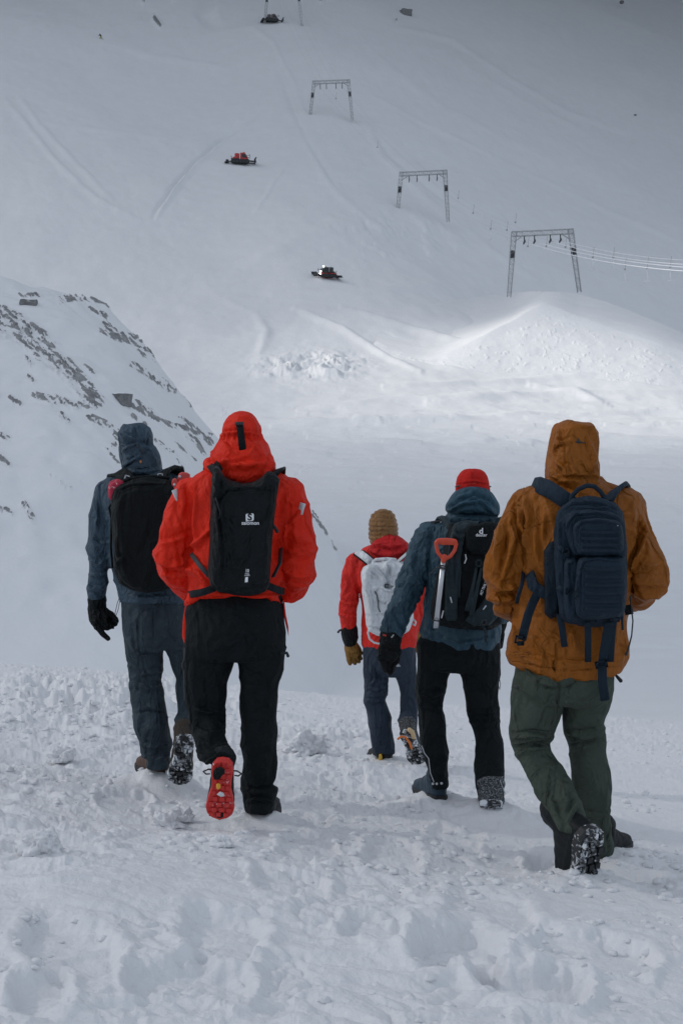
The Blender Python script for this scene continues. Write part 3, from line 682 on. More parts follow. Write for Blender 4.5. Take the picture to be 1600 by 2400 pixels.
# ---------------------------------------------------------------- snow groomers
M_red = plain('groomer_red', (.50, .03, .03), .35, 0, .12, 2)
M_glass = plain('groomer_glass', (.012, .02, .024), .08, 0, .1, 2, .6)
M_rub = plain('rubber_track', (.018, .024, .027), .7, 0, .25, 6)
M_white = plain('white_paint', (.6, .62, .65), .4, 0, .05, 3)
M_lamp = bpy.data.materials.new('lamp_glow'); M_lamp.use_nodes = True
_b = M_lamp.node_tree.nodes['Principled BSDF']; _b.inputs['Emission Color'].default_value = (1, .98, .94, 1); _b.inputs['Emission Strength'].default_value = 12
M_amber = plain('amber_lens', (.8, .22, .02), .3)
def groomer(u, v, yaw, label, lights, s=1.0, bodymat=None, tilt=0.0, deck=None):
    d = hit(u, v); p = P(u, v, d)
    t = thing('snow_groomer', p, label, 'snow groomer', 'snow groomers on the slope')
    T = Matrix.Translation(p) @ Matrix.Rotation(math.radians(yaw), 4, 'Z') @ Matrix.Rotation(math.radians(tilt), 4, 'X') @ Matrix.Scale(s, 4)   # local x = driving direction
    def put(m, name, mat, par=None, sm=False):
        m.V = [T @ Vector(q) for q in m.V]; return m.build(name, mat, par or t, sm)
    bm_ = bodymat or M_red
    for sy in (-1, 1):
        m = MB(); R = []
        prof_ = [(-2.2, .05), (1.9, .02), (2.35, .45), (2.2, .82), (1.8, .98), (-2.1, 1.0), (-2.5, .8), (-2.55, .4)]
        for y in (sy*1.05, sy*2.05): R.append([Vector((x, y, z)) for x, z in prof_])
        m.rings(R)
        for k in range(13): m.box((-2.2+k*.35, sy*1.55, .99), (.06, .5, .06))
        tk = put(m, 'track', M_rub)
        m = MB()
        for k in range(5): 
            m = MB(); m.ell((-1.7+k*.85, sy*2.07, .45), (.33, .05, .33), 12); put(m, 'wheel', M_dark, tk, True)
    m = MB(); m.box((-.2, 0, .95), (2.3, 1.0, .35), bev=.1); m.box((-1.45, 0, 1.18), (1.05, 1.7, .10), bev=.04); m.box((1.6, 0, 1.15), (.55, .95, .22), bev=.06); put(m, 'chassis', deck or M_dark)
    m = MB(); m.box((-.95, .45, 2.15), (.62, .75, .85), bev=.18); m.box((-1.55, 0, 1.5), (.5, 1.4, .25), bev=.06); put(m, 'engine_cover', bm_)
    m = MB(); R = []                                     # cab with raked windscreen
    for y, k in ((-1.0, .9), (-.88, 1), (.88, 1), (1.0, .9)):
        R.append([Vector((.62+(x-.62)*k, y, 1.75+(z-1.75)*k)) for x, z in ((-.15, 1.2), (1.75, 1.15), (1.95, 1.5), (1.1, 2.85), (.75, 3.0), (-.1, 2.95))])
    m.rings(R); cb = put(m, 'cab', bm_)
    for sy in (-1, 1):
        m = MB(); R = []
        for y in (sy*.93, sy*1.03): R.append([Vector((x, y, z)) for x, z in ((.25, 1.75), (1.5, 1.55), (1.62, 1.75), (1.05, 2.65), (.35, 2.7))])
        m.rings(R); put(m, 'window', M_glass, cb)
    m = MB(); n = Vector((1.35, 0, .85)).normalized(); q = Vector((1.55, 0, 2.2))+n*.02
    rot = Matrix.Rotation(math.radians(-32), 3, 'Y'); m.box(q, (.05, .82, .66), rot); put(m, 'windscreen', M_glass, cb)
    m = MB(); m.box((.9, 0, 3.05), (.28, .8, .08), bev=.05); put(m, 'roof_rack', M_dark, cb)
    for yy in (.5, -.75):
        m = MB(); m.ell((1.02, yy, 3.0), (.16, .16, .14), 10); put(m, 'beacon', M_amber, cb)
    m = MB(); m.bar((-.3, -.35, 1.4), (-.28, -.35, 3.0), .08); put(m, 'exhaust', M_white)
    m = MB(); m.bar((-.3, .95, 1.6), (-.28, .95, 2.9), .06); put(m, 'exhaust', M_white)
    m = MB(); R = []                                     # blade, curved in section, carried on two arms
    for y in (-2.5, -2.2, 2.2, 2.5):
        e = .25 if abs(y) > 2.3 else 0
        R.append([Vector((x+e, y, z)) for x, z in ((3.75, .12), (3.5, .5), (3.55, 1.0), (3.9, 1.5), (3.98, 1.46), (3.66, 1.0), (3.62, .52), (3.84, .16))])
    m.rings(R); put(m, 'blade', M_dark)
    for a, b, r in (((2.0, -.8, .7), (3.6, -.8, .6), .1), ((2.0, .8, .7), (3.6, .8, .6), .1), ((1.9, 0, 1.2), (3.6, 0, 1.0), .08)):
        m = MB(); m.bar(a, b, r); put(m, 'blade_arm', M_dark)
    m = MB(); m.box((-3.5, 0, .45), (.4, 2.6, .28), bev=.1); m.bar((-2.2, -.6, .9), (-3.3, -.6, .6), .1); m.bar((-2.2, .6, .9), (-3.3, .6, .6), .1); m.box((-3.95, 0, .15), (.25, 2.55, .06)); put(m, 'tiller', M_dark)
    for yy in (1.3, -1.3):
        m = MB(); m.bar((-2.2, yy, 1.2), (-2.5, yy, 2.0), .07); put(m, 'rear_post', M_dark)
    for yy in (1, -1):
        m = MB(); m.bar((1.5, .95*yy, 2.2), (2.3, 1.3*yy, 2.2), .04); m.box((2.35, 1.4*yy, 2.15), (.06, .22, .32)); put(m, 'mirror', M_dark)
    for q in (((1.25, .1, 3.16), (1.95, -.15, 1.72), (2.45, .95, 1.02)) if lights else ()):
        m = MB(); m.ell(q, (.2, .26, .23), 12); put(m, 'headlight', M_lamp, None, True)
groomer(564, 386, 4, 'red snow groomer in side view high on the slope, its blade to the right', False, 1.0)
groomer(766, 650, 198, 'snow groomer with white headlights lit, heading down to the left with its blade low', True, .70, plain('groomer_dark_green', (.02, .032, .034), .35), -9, M_red)
groomer(637, 53, 12, 'dark far-off snow groomer beside the foot of the topmost pylon', False, .95, plain('faded_dark_paint', (.10, .08, .09), .5))

# ---------------------------------------------------------------- boulders
M_rock = None
def rock_mat():
    m, nt, b = mat_base('boulder_rock'); vec = coords(nt)
    n = noise(nt, 2.2, 7, .75, vec); col = ramp(nt, n.outputs[0], [(.3, (.09, .092, .098)), (.55, (.20, .20, .205)), (.78, (.36, .36, .36))]).outputs[0]
    ge = nt.nodes.new('ShaderNodeNewGeometry'); sp = nt.nodes.new('ShaderNodeSeparateXYZ'); nt.links.new(ge.outputs['Normal'], sp.inputs[0])
    nz = noise(nt, 3.0, 5, .7, vec); ad = nt.nodes.new('ShaderNodeMath'); ad.operation = 'ADD'; nt.links.new(sp.outputs[2], ad.inputs[0]); nt.links.new(nz.outputs[0], ad.inputs[1])
    f = ramp(nt, ad.outputs[0], [(1.0, (0, 0, 0)), (1.18, (1, 1, 1))]); f.color_ramp.elements[0].position = .93; f.color_ramp.elements[1].position = 1.0
    mth = nt.nodes.new('ShaderNodeMath'); mth.operation = 'MULTIPLY'; mth.inputs[1].default_value = .78; nt.links.new(ad.outputs[0], mth.inputs[0]); nt.links.new(mth.outputs[0], f.inputs[0])
    nt.links.new(mix_rgb(nt, f.outputs[0], col, SNOW), b.inputs['Base Color']); b.inputs['Roughness'].default_value = .85
    bump(nt, b, n.outputs[0], .6, .12); return m
M_rock = rock_mat()
def boulder(p, r, label, seed, yaw=0.0):
    mb = MB(); mb.box((0, 0, 0), (r[0]*.8, r[1]*.8, r[2]*.8)); mb.ell((0, 0, 0), r, 18)
    me = remesh(mb, min(r)/9, 2); co = get_co(me); no = get_no(me); k = 1/max(r)
    # facets: planes chop the block
    rnd = random.Random(seed)
    for _ in range(14):
        n = Vector((rnd.gauss(0, 1), rnd.gauss(0, 1), rnd.gauss(0, .8))).normalized(); nn = np.array(n)
        h = (abs(n.x)*r[0]+abs(n.y)*r[1]+abs(n.z)*r[2])*rnd.uniform(.68, .88)
        dd = co@nn-h; co = co-np.maximum(dd, 0)[:, None]*nn
    co += no*((n3(co*k*2.2, seed)-.5)*.28*max(r)+(n3(co*k*6, seed+1)-.5)*.10*max(r))[:, None]*.6
    set_co(me, co); me.transform(Matrix.Translation(p) @ Matrix.Rotation(yaw, 4, 'Z'))
    o = recentre(link('boulder', me, M_rock)); tag(o, label, 'boulder', 'rocks showing through the snow'); return o
boulder(on_hill(285, 938), (.50, .45, .36), 'squarish grey boulder on the snowy hillside above the blue hood', 24, .9)
boulder(on_hill(16, 1172), (.72, .7, .85), 'large pale grey boulder at the left edge of the hillside', 5, .8)
boulder(on_hill(66, 1208), (.22, .22, .33), 'small upright rock low on the hillside near the large boulder', 8, .2)
g, d_ = ground(950, 33); boulder(g+Vector((0, 1, .5)), (2.6, 2.4, 1.7), 'dark rock outcrop at the top of the slope, right of the topmost pylon', 11, .4)
g, d_ = ground(1456, 5); boulder(g, (.9, .9, .8), 'small dark rock at the top edge, towards the right corner', 13, .4)
g, d_ = ground(1487, 270); boulder(g, (.5, .5, .4), 'tiny dark rock alone on the right side of the slope', 15, .4)
g, d_ = ground(70, 697); boulder(on_hill(70, 712), (.55, .4, .22), 'low dark rock on the crest of the hill at the left', 17, .1)
# ---------------------------------------------------------------- people
def rows_rings(d, rows, seg=28, e=2.25, kx=1.0, ky=1.0):
    R = []
    for r in rows:
        v, uL, uR, dy, hy = r[:5]; tilt = r[5] if len(r) > 5 else 0.0
        c = P((uL+uR)/2, v, d+dy); hx = (uR-uL)/2/F*(d+dy)*kx; ring = []
        for k in range(seg):
            a = 2*math.pi*k/seg; ca, sa = math.cos(a), math.sin(a)
            x = math.copysign(abs(ca)**(2/e), ca)*hx; y = math.copysign(abs(sa)**(2/e), sa)*hy*ky
            ring.append(c+Vector((x, y, -tilt*y/hy if tilt else 0)))
        R.append(ring)
    return R
def arm_pts(d, pts, kr=1.0):
    return [P(u, v, d+(dy)) for u, v, dy, r in pts], [r/F*d*kr for u, v, dy, r in pts]
def hood_open(me, d, u, v, hu, hv, y0):
    c = P(u, v, d)
    return cut(me, lambda q: q.y > d+y0 and ((q.x-c.x)/(hu/F*d))**2+((q.z-c.z)/(hv/F*d))**2 < 1)
def hand_mb(d, palm, fingers, k=1.0):
    mb = MB(); p, r = arm_pts(d, palm, k); mb.tube(p, r, 14, .62)
    for f in fingers:
        p, r = arm_pts(d, f, k); mb.tube(p, r, 10)
    return mb

def boot(parent, heel, yaw, pitch, roll, mats, size=1.0, wide=1.0, sole_th=.03, shaft=.17, seed=1, laces=None, lug=1.0, tall=1.0):
    T = Matrix.Translation(heel) @ Matrix.Rotation(math.radians(yaw), 4, 'Z') @ Matrix.Rotation(math.radians(roll), 4, 'Y') @ Matrix.Rotation(math.radians(pitch), 4, 'X') @ Matrix.Diagonal((size*wide, size, size*tall, 1))
    mb = MB(); R = []
    for y, w, zt in ((-.004, .020, .07), (.012, .034, .115), (.05, .041, .13), (.10, .043, .125), (.145, .044, .105), (.19, .049, .083), (.235, .050, .072), (.27, .043, .062), (.293, .028, .050), (.302, .012, .038)):
        ring = []
        for k in range(18):
            a = 2*math.pi*k/18; ca, sa = math.cos(a), math.sin(a)
            ring.append(Vector((math.copysign(abs(ca)**.8, ca)*w, y, .015+zt/2+math.copysign(abs(sa)**.8, sa)*zt/2)))
        R.append(ring)
    mb.rings(R); mb.tube([(0, .055, .08), (0, .052, .13), (0, .045, shaft), (0, .040, shaft+.02)], [.043, .046, .050, .046], 16, 1.15)
    me = remesh(mb, .0055, 3); co = get_co(me); no = get_no(me)
    co += no*((ridge(co, (16, 26, 30), seed)-.4)*.0035)[:, None]*sstep(.02, .05, co[:, 2])[:, None]
    # stitched toe rand and heel counter stand a little proud
    co += no*(.002*(sstep(.052, .048, co[:, 2])))[:, None]
    set_co(me, co); me.transform(T); b = link('boot', me, mats[0], parent)
    out = [(-.012, .0), (-.008, .022), (.012, .036), (.05, .040), (.095, .036), (.14, .036), (.19, .047), (.235, .053), (.275, .046), (.30, .028), (.313, 0)]
    loop = [(w, y) for y, w in out]+[(-w, y) for y, w in out[-2:0:-1]]
    m = MB(); k = [0, 1, .98, .94]
    R = []
    for z, sc in ((.034, .97), (.028, 1.02), (.008, 1.03), (0, .97)):
        lift = lambda y: .018*sstep(.22, .32, y)
        R.append([Vector((x*sc, .15+(y-.15)*sc, z+float(lift(y)))) for x, y in loop])
    m.rings(R[::-1])
    for y in np.arange(.005, .30, .030):            # lugs
        w = np.interp(y, [p[0] for p in out], [p[1] for p in out])
        for sx in ((-.68, -.1, .5) if int(y*100) % 2 else (-.45, .12, .68)):
            m.box((sx*w, float(y), .018*float(sstep(.22, .32, y))-.003), (w*.19, .0105, .006*lug))
    m.V = [T @ Vector(q) for q in m.V]
    s = m.build('sole', mats[1], b, False)
    if laces:
        m = MB()
        for sx in (-1, 1):
            m.tube([T @ Vector(q) for q in ((sx*.03, .11, .11), (sx*.055, .10, .095), (sx*.072, .09, .06), (sx*.060, .085, .035), (sx*.048, .10, .06))], .0035, 6)
        m.build('lace', laces, b)
    return b
def body(parent, d, head, torso, arms, legs, hands, mat, front=.02):
    """one continuous figure inside the clothes; head = (u, v of crown, v of chin)"""
    mb = MB(); u, v0, v1 = head; s = (v1-v0)/F*d
    for part in [torso]+legs: mb.rings(rows_rings(d, part, 16, 2, .70, .70))
    for a in arms:
        p, r = arm_pts(d, a, .62); mb.tube(p, r, 12)
    c = P(u, (v0+v1)/2, d+front)
    mb.ell(c+Vector((0, -.01, s*.12)), (s*.32, s*.40, s*.38), 20)              # skull
    mb.ell(c+Vector((0, .035, -s*.18)), (s*.25, s*.28, s*.32), 18)             # face and jaw
    mb.tube([c+Vector((0, s*.36, s*.02)), c+Vector((0, s*.47, -s*.14))], [s*.04, s*.065], 8)   # nose
    mb.tube([c+Vector((-s*.10, s*.36, -s*.29)), c+Vector((s*.10, s*.36, -s*.29))], s*.032, 8)   # lips
    mb.tube([c+Vector((-s*.17, s*.34, s*.09)), c+Vector((s*.17, s*.34, s*.09))], s*.035, 8)     # brow
    for sx in (-1, 1):
        mb.ell(c+Vector((sx*s*.31, 0, -s*.02)), (s*.04, s*.08, s*.13), 10)       # ear
        mb.ell(c+Vector((sx*s*.125, s*.33, s*.02)), (s*.06, s*.05, s*.04), 10)   # eye
    t = P((torso[0][1]+torso[0][2])/2, torso[0][0], d); mb.tube([c-Vector((0, 0, s*.3)), t-Vector((0, 0, .04))], [s*.23, s*.27], 14)
    for h in hands:
        p, f = h; q, r = arm_pts(d, p, .75); mb.tube(q, r, 12, .6)
        for g in f: q, r = arm_pts(d, g, .7); mb.tube(q, r, 8)
    me = remesh(mb, .010, 2); return link('body', me, mat, parent)
def skin_mat():
    m, nt, b = mat_base('skin'); n = noise(nt, 30, 3, .5, coords(nt)); nt.links.new(ramp(nt, n.outputs[0], [(.3, (.42, .24, .17)), (.7, (.52, .31, .23))]).outputs[0], b.inputs['Base Color']); b.inputs['Roughness'].default_value = .5; return m
M_skin = skin_mat()
def sole_mat(name, c, snow):
    m, nt, b = mat_base(name); vec = coords(nt); n = noise(nt, 24, 7, .68, vec); n.inputs['Distortion'].default_value = .7
    f = ramp(nt, n.outputs[0], [(1-snow-.04, (0, 0, 0)), (1-snow+.06, (1, 1, 1))]).outputs[0]
    nt.links.new(mix_rgb(nt, f, c, (.74, .77, .81)), b.inputs['Base Color']); b.inputs['Roughness'].default_value = .65; bump(nt, b, n.outputs[0], .4, .006); return m
def pocket_hand(pts, side):        # a hand inside a pocket, fingers bent inward
    u, v, dy, r = pts[-1]; k = -side
    palm = [(u, v, dy, 17), (u+k*22, v+6, dy+.02, 20), (u+k*40, v+12, dy+.03, 19)]
    fs = [[(u+k*40, v+12+o, dy+.03, 8), (u+k*62, v+16+o, dy+.05, 7.5), (u+k*74, v+20+o, dy+.03, 6.5)] for o in (-14, -5, 5, 13)]
    return palm, fs+[[(u+k*18, v-8, dy+.02, 8), (u+k*36, v-24, dy+.05, 7)]]

BLACK = (.0070, .0100, .0115)
M_black = fabric('black_softshell', BLACK, .75, crease=.5)
M_glove = fabric('black_glove', (.012, .0145, .0155), .6, crease=.5, cs=40)
M_bootblk = plain('black_boot_leather', (.007, .0095, .011), .58, 0, .25, 25, .22, .3)
M_lace = plain('lace', (.02, .022, .025), .8)
M_cord = plain('cord', (.03, .035, .04), .7)

# ======================= R: red shell, black trousers
def person_red():
    d = PEOPLE_D['R']; t = thing('person', P(560, 1930, d), 'person in a bright red hooded jacket and black trousers, walking away with hands in pockets', 'person', 'people walking away across the snow')
    J = fabric('red_shell', (.70, .024, .008), .55, crease=.5, cs=10, var=.07)
    torso = [(1086, 522, 616, .02, .08), (1098, 490, 636, 0, .105), (1115, 456, 668, 0, .125), (1138, 436, 688, 0, .14), (1175, 432, 690, -.01, .155), (1240, 438, 676, -.01, .162), (1300, 444, 660, -.01, .162), (1355, 444, 661, -.005, .165), (1392, 440, 664, 0, .172), (1410, 438, 664, 0, .178, .035), (1424, 434, 666, .0, .182, .07)]
    aL = [(452, 1152, 0, 40), (428, 1190, -.01, 40), (414, 1240, -.02, 40), (405, 1295, -.02, 42), (412, 1335, .03, 42), (432, 1362, .12, 36), (462, 1378, .2, 30)]
    aR = [(668, 1152, 0, 40), (684, 1190, -.01, 37), (692, 1245, -.02, 38), (699, 1305, -.02, 41), (695, 1346, .03, 41), (682, 1370, .12, 36), (655, 1385, .2, 30)]
    mb = MB(); mb.rings(rows_rings(d, torso))
    for a in (aL, aR): p, r = arm_pts(d, a); mb.tube(p, r, 20, 1.05)
    me = remesh(mb, .0055, 7)
    el = spots((405, 1300, 70), (700, 1310, 70), (440, 1370, 60), (670, 1385, 60))
    wrinkle(me, [(.020, (6, 6, 8), el), (.012, (5, 5, 3.2), None), (.006, (14, 14, 11), None)],
            [([(450, 1150), (447, 1215), (446, 1300)], 8, -.020), ([(498, 1240), (470, 1265), (446, 1285)], 7, .013), ([(446, 1285), (430, 1320), (400, 1340)], 8, -.012), ([(375, 1275), (410, 1268), (440, 1255)], 8, .010), ([(366, 1310), (400, 1322), (440, 1310)], 8, .012),
             ([(380, 1345), (415, 1350), (445, 1335)], 7, .012), ([(425, 1130), (430, 1180), (420, 1230)], 9, .008), ([(664, 1150), (660, 1230), (656, 1280)], 7, -.016), ([(662, 1240), (690, 1220), (708, 1190)], 7, .010), ([(735, 1290), (705, 1300), (672, 1290)], 8, .011), ([(730, 1345), (700, 1345), (668, 1330)], 7, .012), ([(715, 1375), (690, 1372), (664, 1362)], 6, .010), ([(655, 1395), (560, 1402), (446, 1408)], 5, .006), ([(448, 1330), (470, 1350), (490, 1375)], 7, .012), ([(444, 1402), (500, 1404), (560, 1398), (660, 1398)], 1.6, -.006), ([(470, 1125), (452, 1180), (450, 1240)], 1.6, -.005)], 3)
    jk = link('jacket', me, J, t)
    for (u, v, a) in ((414, 1160, 24), (706, 1192, -16)):      # reflective badge on each sleeve
        m = MB(); p = P(u, v, d-.075); r3 = Matrix.Rotation(math.radians(-a), 3, 'Y') @ Matrix.Rotation(math.radians(a*1.6), 3, 'Z')
        m.box(p, (.014, .004, .026), r3, bev=.002); m.build('sleeve_badge', M_reflect, jk)
    # side flaps of the hem that hang in front of the hips
    for pts in ([(447, 1398), (441, 1430), (440, 1516), (432, 1508), (427, 1492), (429, 1450), (437, 1405)], [(662, 1398), (664, 1440), (676, 1492), (676, 1470), (670, 1440), (666, 1405)]):
        m = MB(); m.slab(pts, d-.02, d+.13); link('jacket_side', remesh(m, .005, 2), J, t)
    hood = [(967, 566, 582, .03, .03), (970, 552, 590, .03, .07), (978, 534, 598, .03, .10), (992, 522, 605, .03, .125), (1012, 516, 613, .02, .135), (1020, 512, 616, .01, .13), (1042, 504, 627, 0, .14), (1065, 492, 638, -.01, .15), (1086, 476, 645, -.02, .155), (1100, 478, 644, -.03, .15), (1116, 505, 636, -.05, .13), (1130, 540, 620, -.07, .10), (1136, 566, 600, -.08, .06)]
    mb = MB(); mb.rings(rows_rings(d, hood)); me = remesh(mb, .0065, 5)
    co = get_co(me); no = get_no(me); u, v = to_uv(co)          # drawcord gathers
    ang = np.arctan2(co[:, 0]-P(565, 1020, d).x, -(co[:, 1]-d)); g = np.exp(-((v-1020)/13)**2)
    set_co(me, co+no*((np.sin(ang*26+3*n3(co*9, 3))*.004-.010)*g)[:, None])
    wrinkle(me, [(.010, (7, 7, 5), None), (.005, (16, 16, 9), None)], [([(503, 1070), (540, 1088), (580, 1092), (626, 1084)], 10, .012), ([(500, 1100), (540, 1085), (575, 1078)], 6, -.008), ([(486, 1050), (492, 1080), (500, 1098)], 6, -.014), ([(632, 1062), (628, 1085), (622, 1106)], 6, -.014), ([(512, 1020), (560, 1012), (614, 1022)], 5, .010), ([(520, 1035), (545, 1060)], 6, .008), ([(600, 1035), (585, 1065)], 6, .007)], 5)
    hood_open(me, d, 563, 1040, 40, 62, .07); hd = link('hood', me, J, t)
    m = MB(); m.ribbon([P(561, 991, d-.115), P(563, 1005, d-.128), P(566, 1030, d-.142), P(569, 1056, d-.152)], .031, .006); m.build('hood_strap', M_black, hd)
    m = MB(); m.box(P(561, 993, d-.122), (.019, .006, .008), bev=.003); m.build('buckle', M_dark, hd)
    pel = [(1380, 450, 654, 0, .13), (1408, 441, 661, 0, .158), (1430, 436, 666, -.005, .168), (1465, 436, 670, -.01, .17), (1500, 434, 671, -.01, .165), (1530, 433, 667, 0, .15), (1545, 436, 662, 0, .13)]
    lL = [(1515, 433, 558, 0, .12), (1556, 431, 549, .01, .11), (1600, 431, 534, .02, .10), (1650, 434, 530, .02, .09), (1690, 444, 529, 0, .085), (1737, 455, 530, -.10, .09), (1762, 462, 547, -.24, .10), (1780, 466, 550, -.265, .09)]
    lR = [(1515, 546, 672, 0, .12), (1555, 556, 664, 0, .11), (1600, 560, 655, .01, .10), (1640, 561, 652, .02, .09), (1683, 563, 646, .02, .085), (1725, 566, 649, .01, .085), (1780, 570, 649, 0, .09), (1821, 570, 648, 0, .088), (1836, 569, 640, 0, .08), (1848, 568, 652, 0, .088), (1864, 570, 645, 0, .085), (1884, 572, 644, 0, .085), (1904, 576, 641, 0, .08)]
    mb = MB()
    for q in (pel, lL, lR): mb.rings(rows_rings(d, q))
    me = remesh(mb, .0060, 5)
    wrinkle(me, [(.013, (5, 5, 9), spots((480, 1690, 60), (500, 1780, 60), (610, 1690, 50), (605, 1850, 60))), (.007, (5, 5, 5), None), (.004, (15, 15, 12), None)], [([(445, 1660), (490, 1672), (530, 1662)], 6, .010), ([(450, 1700), (490, 1722), (530, 1712)], 7, .010), ([(566, 1850), (600, 1858), (650, 1846)], 6, .012), ([(572, 1880), (610, 1872), (645, 1884)], 5, .010), ([(480, 1790), (515, 1770), (548, 1778)], 6, .010)], 7)
    tr = link('trousers', me, M_black, t)
    m = MB(); m.tube([P(434, 1520, d-.10), P(432, 1560, d-.10), P(434, 1640, d-.06)], .005, 6); m.build('thigh_zip', M_cord, tr)
    m = MB(); m.tube([P(655, 1528, d-.06), P(664, 1532, d-.08), P(672, 1530, d-.08), P(675, 1538, d-.08)], .007, 6); m.build('zip_pull', M_lace, tr)
    m = MB(); m.tube([P(434, 1545, d-.10), P(428, 1556, d-.11), P(430, 1568, d-.11)], .006, 6); m.build('zip_pull', M_lace, tr)
    ms = sole_mat('red_sole', (.62, .035, .03), .37)
    b = boot(t, P(522, 1789, d-.37), 3, -66, 4, (fabric('dark_boot_mesh', (.022, .026, .029), .7, cs=60), ms), .97, 1.17, laces=M_lace, shaft=.10, lug=.45)
    sl = b.children[0]
    hk = P(514, 1808, d-.40)
    m = MB(); m.slab([(500, 1807), (505, 1800), (517, 1797), (526, 1802), (527, 1812), (520, 1819), (514, 1827), (503, 1828), (499, 1819)], d-.402, d-.375); m.build('sole_heel_patch', M_glove, sl)
    m = MB(); m.slab([(507, 1838), (512, 1835), (517, 1838), (517, 1847), (511, 1851), (507, 1847)], d-.374, d-.35); m.build('sole_badge', plain('yellow_badge', (.75, .38, .03), .5), sl)
    m = MB(); m.slab([(508, 1862), (516, 1855), (524, 1858), (527, 1866), (518, 1868)], d-.362, d-.34); m.build('sole_arrow', M_white, sl)
    boot(t, P(606, 1932, d-.03), -6, 0, 0, (M_bootblk, sole_mat('dark_sole', (.012, .013, .015), .1)), .98, 1.3, shaft=.15)
    body(t, d, (565, 985, 1100), torso, [aL, aR], [pel, lL, lR], [pocket_hand(aL, -1), pocket_hand(aR, 1)], M_skin)

# ======================= O: ochre shell, olive trousers
def person_ochre():
    d = PEOPLE_D['O']; t = thing('person', P(1345, 2040, d), 'person in an ochre orange hooded jacket and olive green trousers, nearest on the right', 'person', 'people walking away across the snow')
    J = fabric('ochre_shell', (.275, .088, .011), .5, crease=.7, cs=10, var=.10, spec=.3)
    torso = [(1122, 1292, 1400, .02, .08), (1136, 1262, 1436, 0, .11), (1152, 1230, 1468, 0, .13), (1175, 1210, 1490, -.005, .145), (1210, 1202, 1500, -.01, .16), (1260, 1206, 1494, -.01, .168), (1320, 1208, 1478, -.01, .168), (1380, 1207, 1472, -.005, .165), (1440, 1203, 1469, 0, .165), (1485, 1194, 1469, 0, .172), (1535, 1187, 1468, 0, .178), (1556, 1196, 1462, 0, .176), (1572, 1222, 1448, 0, .166, -.02)]
    aL = [(1238, 1182, 0, 46), (1216, 1220, -.01, 46), (1200, 1265, -.02, 45), (1185, 1325, -.02, 46), (1186, 1375, .02, 44), (1196, 1412, .1, 36), (1226, 1436, .2, 30)]
    aR = [(1464, 1184, 0, 46), (1472, 1225, -.01, 43), (1486, 1270, -.02, 43), (1507, 1330, -.02, 44), (1512, 1362, .02, 44), (1500, 1386, .1, 34), (1470, 1396, .2, 30)]
    mb = MB(); mb.rings(rows_rings(d, torso))
    for a in (aL, aR): p, r = arm_pts(d, a); mb.tube(p, r, 20, 1.05)
    me = remesh(mb, .0055, 7)
    el = spots((1185, 1370, 70), (1510, 1360, 70), (1215, 1430, 60), (1480, 1400, 60))
    wrinkle(me, [(.022, (6, 6, 8), el), (.015, (6, 6, 2.8), None), (.007, (15, 15, 10), None)],
            [([(1205, 1168), (1206, 1225), (1222, 1262), (1234, 1330)], 7, -.020), ([(1228, 1160), (1240, 1220), (1225, 1290)], 10, .014), ([(1180, 1215), (1172, 1280), (1158, 1340)], 9, .013), ([(1212, 1235), (1195, 1300), (1180, 1345)], 9, .014), ([(1190, 1250), (1182, 1310), (1168, 1365)], 6, -.010), ([(1150, 1350), (1180, 1372), (1212, 1370)], 8, .014), ([(1148, 1395), (1180, 1398), (1212, 1390)], 8, .015),
             ([(1160, 1420), (1190, 1425), (1215, 1415)], 6, .012), ([(1235, 1330), (1262, 1362), (1275, 1400)], 8, .014), ([(1255, 1180), (1250, 1250), (1262, 1320)], 9, .010), ([(1275, 1200), (1270, 1270)], 9, .009), ([(1503, 1215), (1502, 1240), (1482, 1300), (1468, 1340)], 7, -.018), ([(1512, 1235), (1500, 1290), (1478, 1330)], 9, .014), ([(1540, 1320), (1510, 1335), (1480, 1332)], 8, .014), ([(1552, 1365), (1520, 1362), (1482, 1352)], 8, .013), ([(1540, 1395), (1510, 1390), (1482, 1380)], 6, .012),
             ([(1200, 1440), (1215, 1480), (1205, 1530)], 10, .011), ([(1190, 1530), (1230, 1542), (1270, 1560)], 5, .008), ([(1230, 1480), (1262, 1520), (1280, 1560)], 9, .009), ([(1340, 1480), (1350, 1530)], 10, .008), ([(1206, 1240), (1232, 1240), (1270, 1226), (1300, 1222)], 1.6, -.006), ([(1236, 1132), (1212, 1180), (1204, 1230)], 1.6, -.005), ([(1192, 1548), (1260, 1560), (1340, 1572), (1455, 1562)], 1.6, -.006), ([(1192, 1510), (1250, 1535), (1350, 1545), (1460, 1535)], 4, -.005)], 11)
    jk = link('jacket', me, J, t)
    hood = [(989, 1338, 1358, .02, .03), (992, 1316, 1378, .02, .08), (998, 1303, 1388, .02, .11), (1008, 1297, 1392, .02, .125), (1032, 1291, 1397, .015, .135), (1060, 1287, 1400, .01, .135), (1090, 1284, 1403, .0, .13), (1112, 1282, 1403, 0, .125), (1132, 1282, 1402, 0, .12), (1150, 1288, 1396, -.01, .10)]
    mb = MB(); mb.rings(rows_rings(d, hood)); me = remesh(mb, .0065, 5)
    wrinkle(me, [(.011, (7, 7, 5), None), (.006, (16, 16, 10), None)], [([(1290, 1062), (1312, 1040), (1340, 1034)], 6, .011), ([(1300, 1080), (1322, 1095), (1330, 1128)], 8, .012), ([(1288, 1110), (1310, 1124), (1330, 1127)], 7, .010), ([(1285, 1128), (1340, 1118), (1400, 1124)], 6, -.008), ([(1384, 1040), (1392, 1075), (1382, 1105)], 8, .010), ([(1306, 1002), (1312, 1020), (1300, 1050)], 6, .008), ([(1324, 1030), (1324, 1110)], 3, -.006), ([(1372, 1020), (1380, 1060)], 5, -.006), ([(1352, 998), (1385, 1003), (1394, 1025)], 5, .006)], 13)
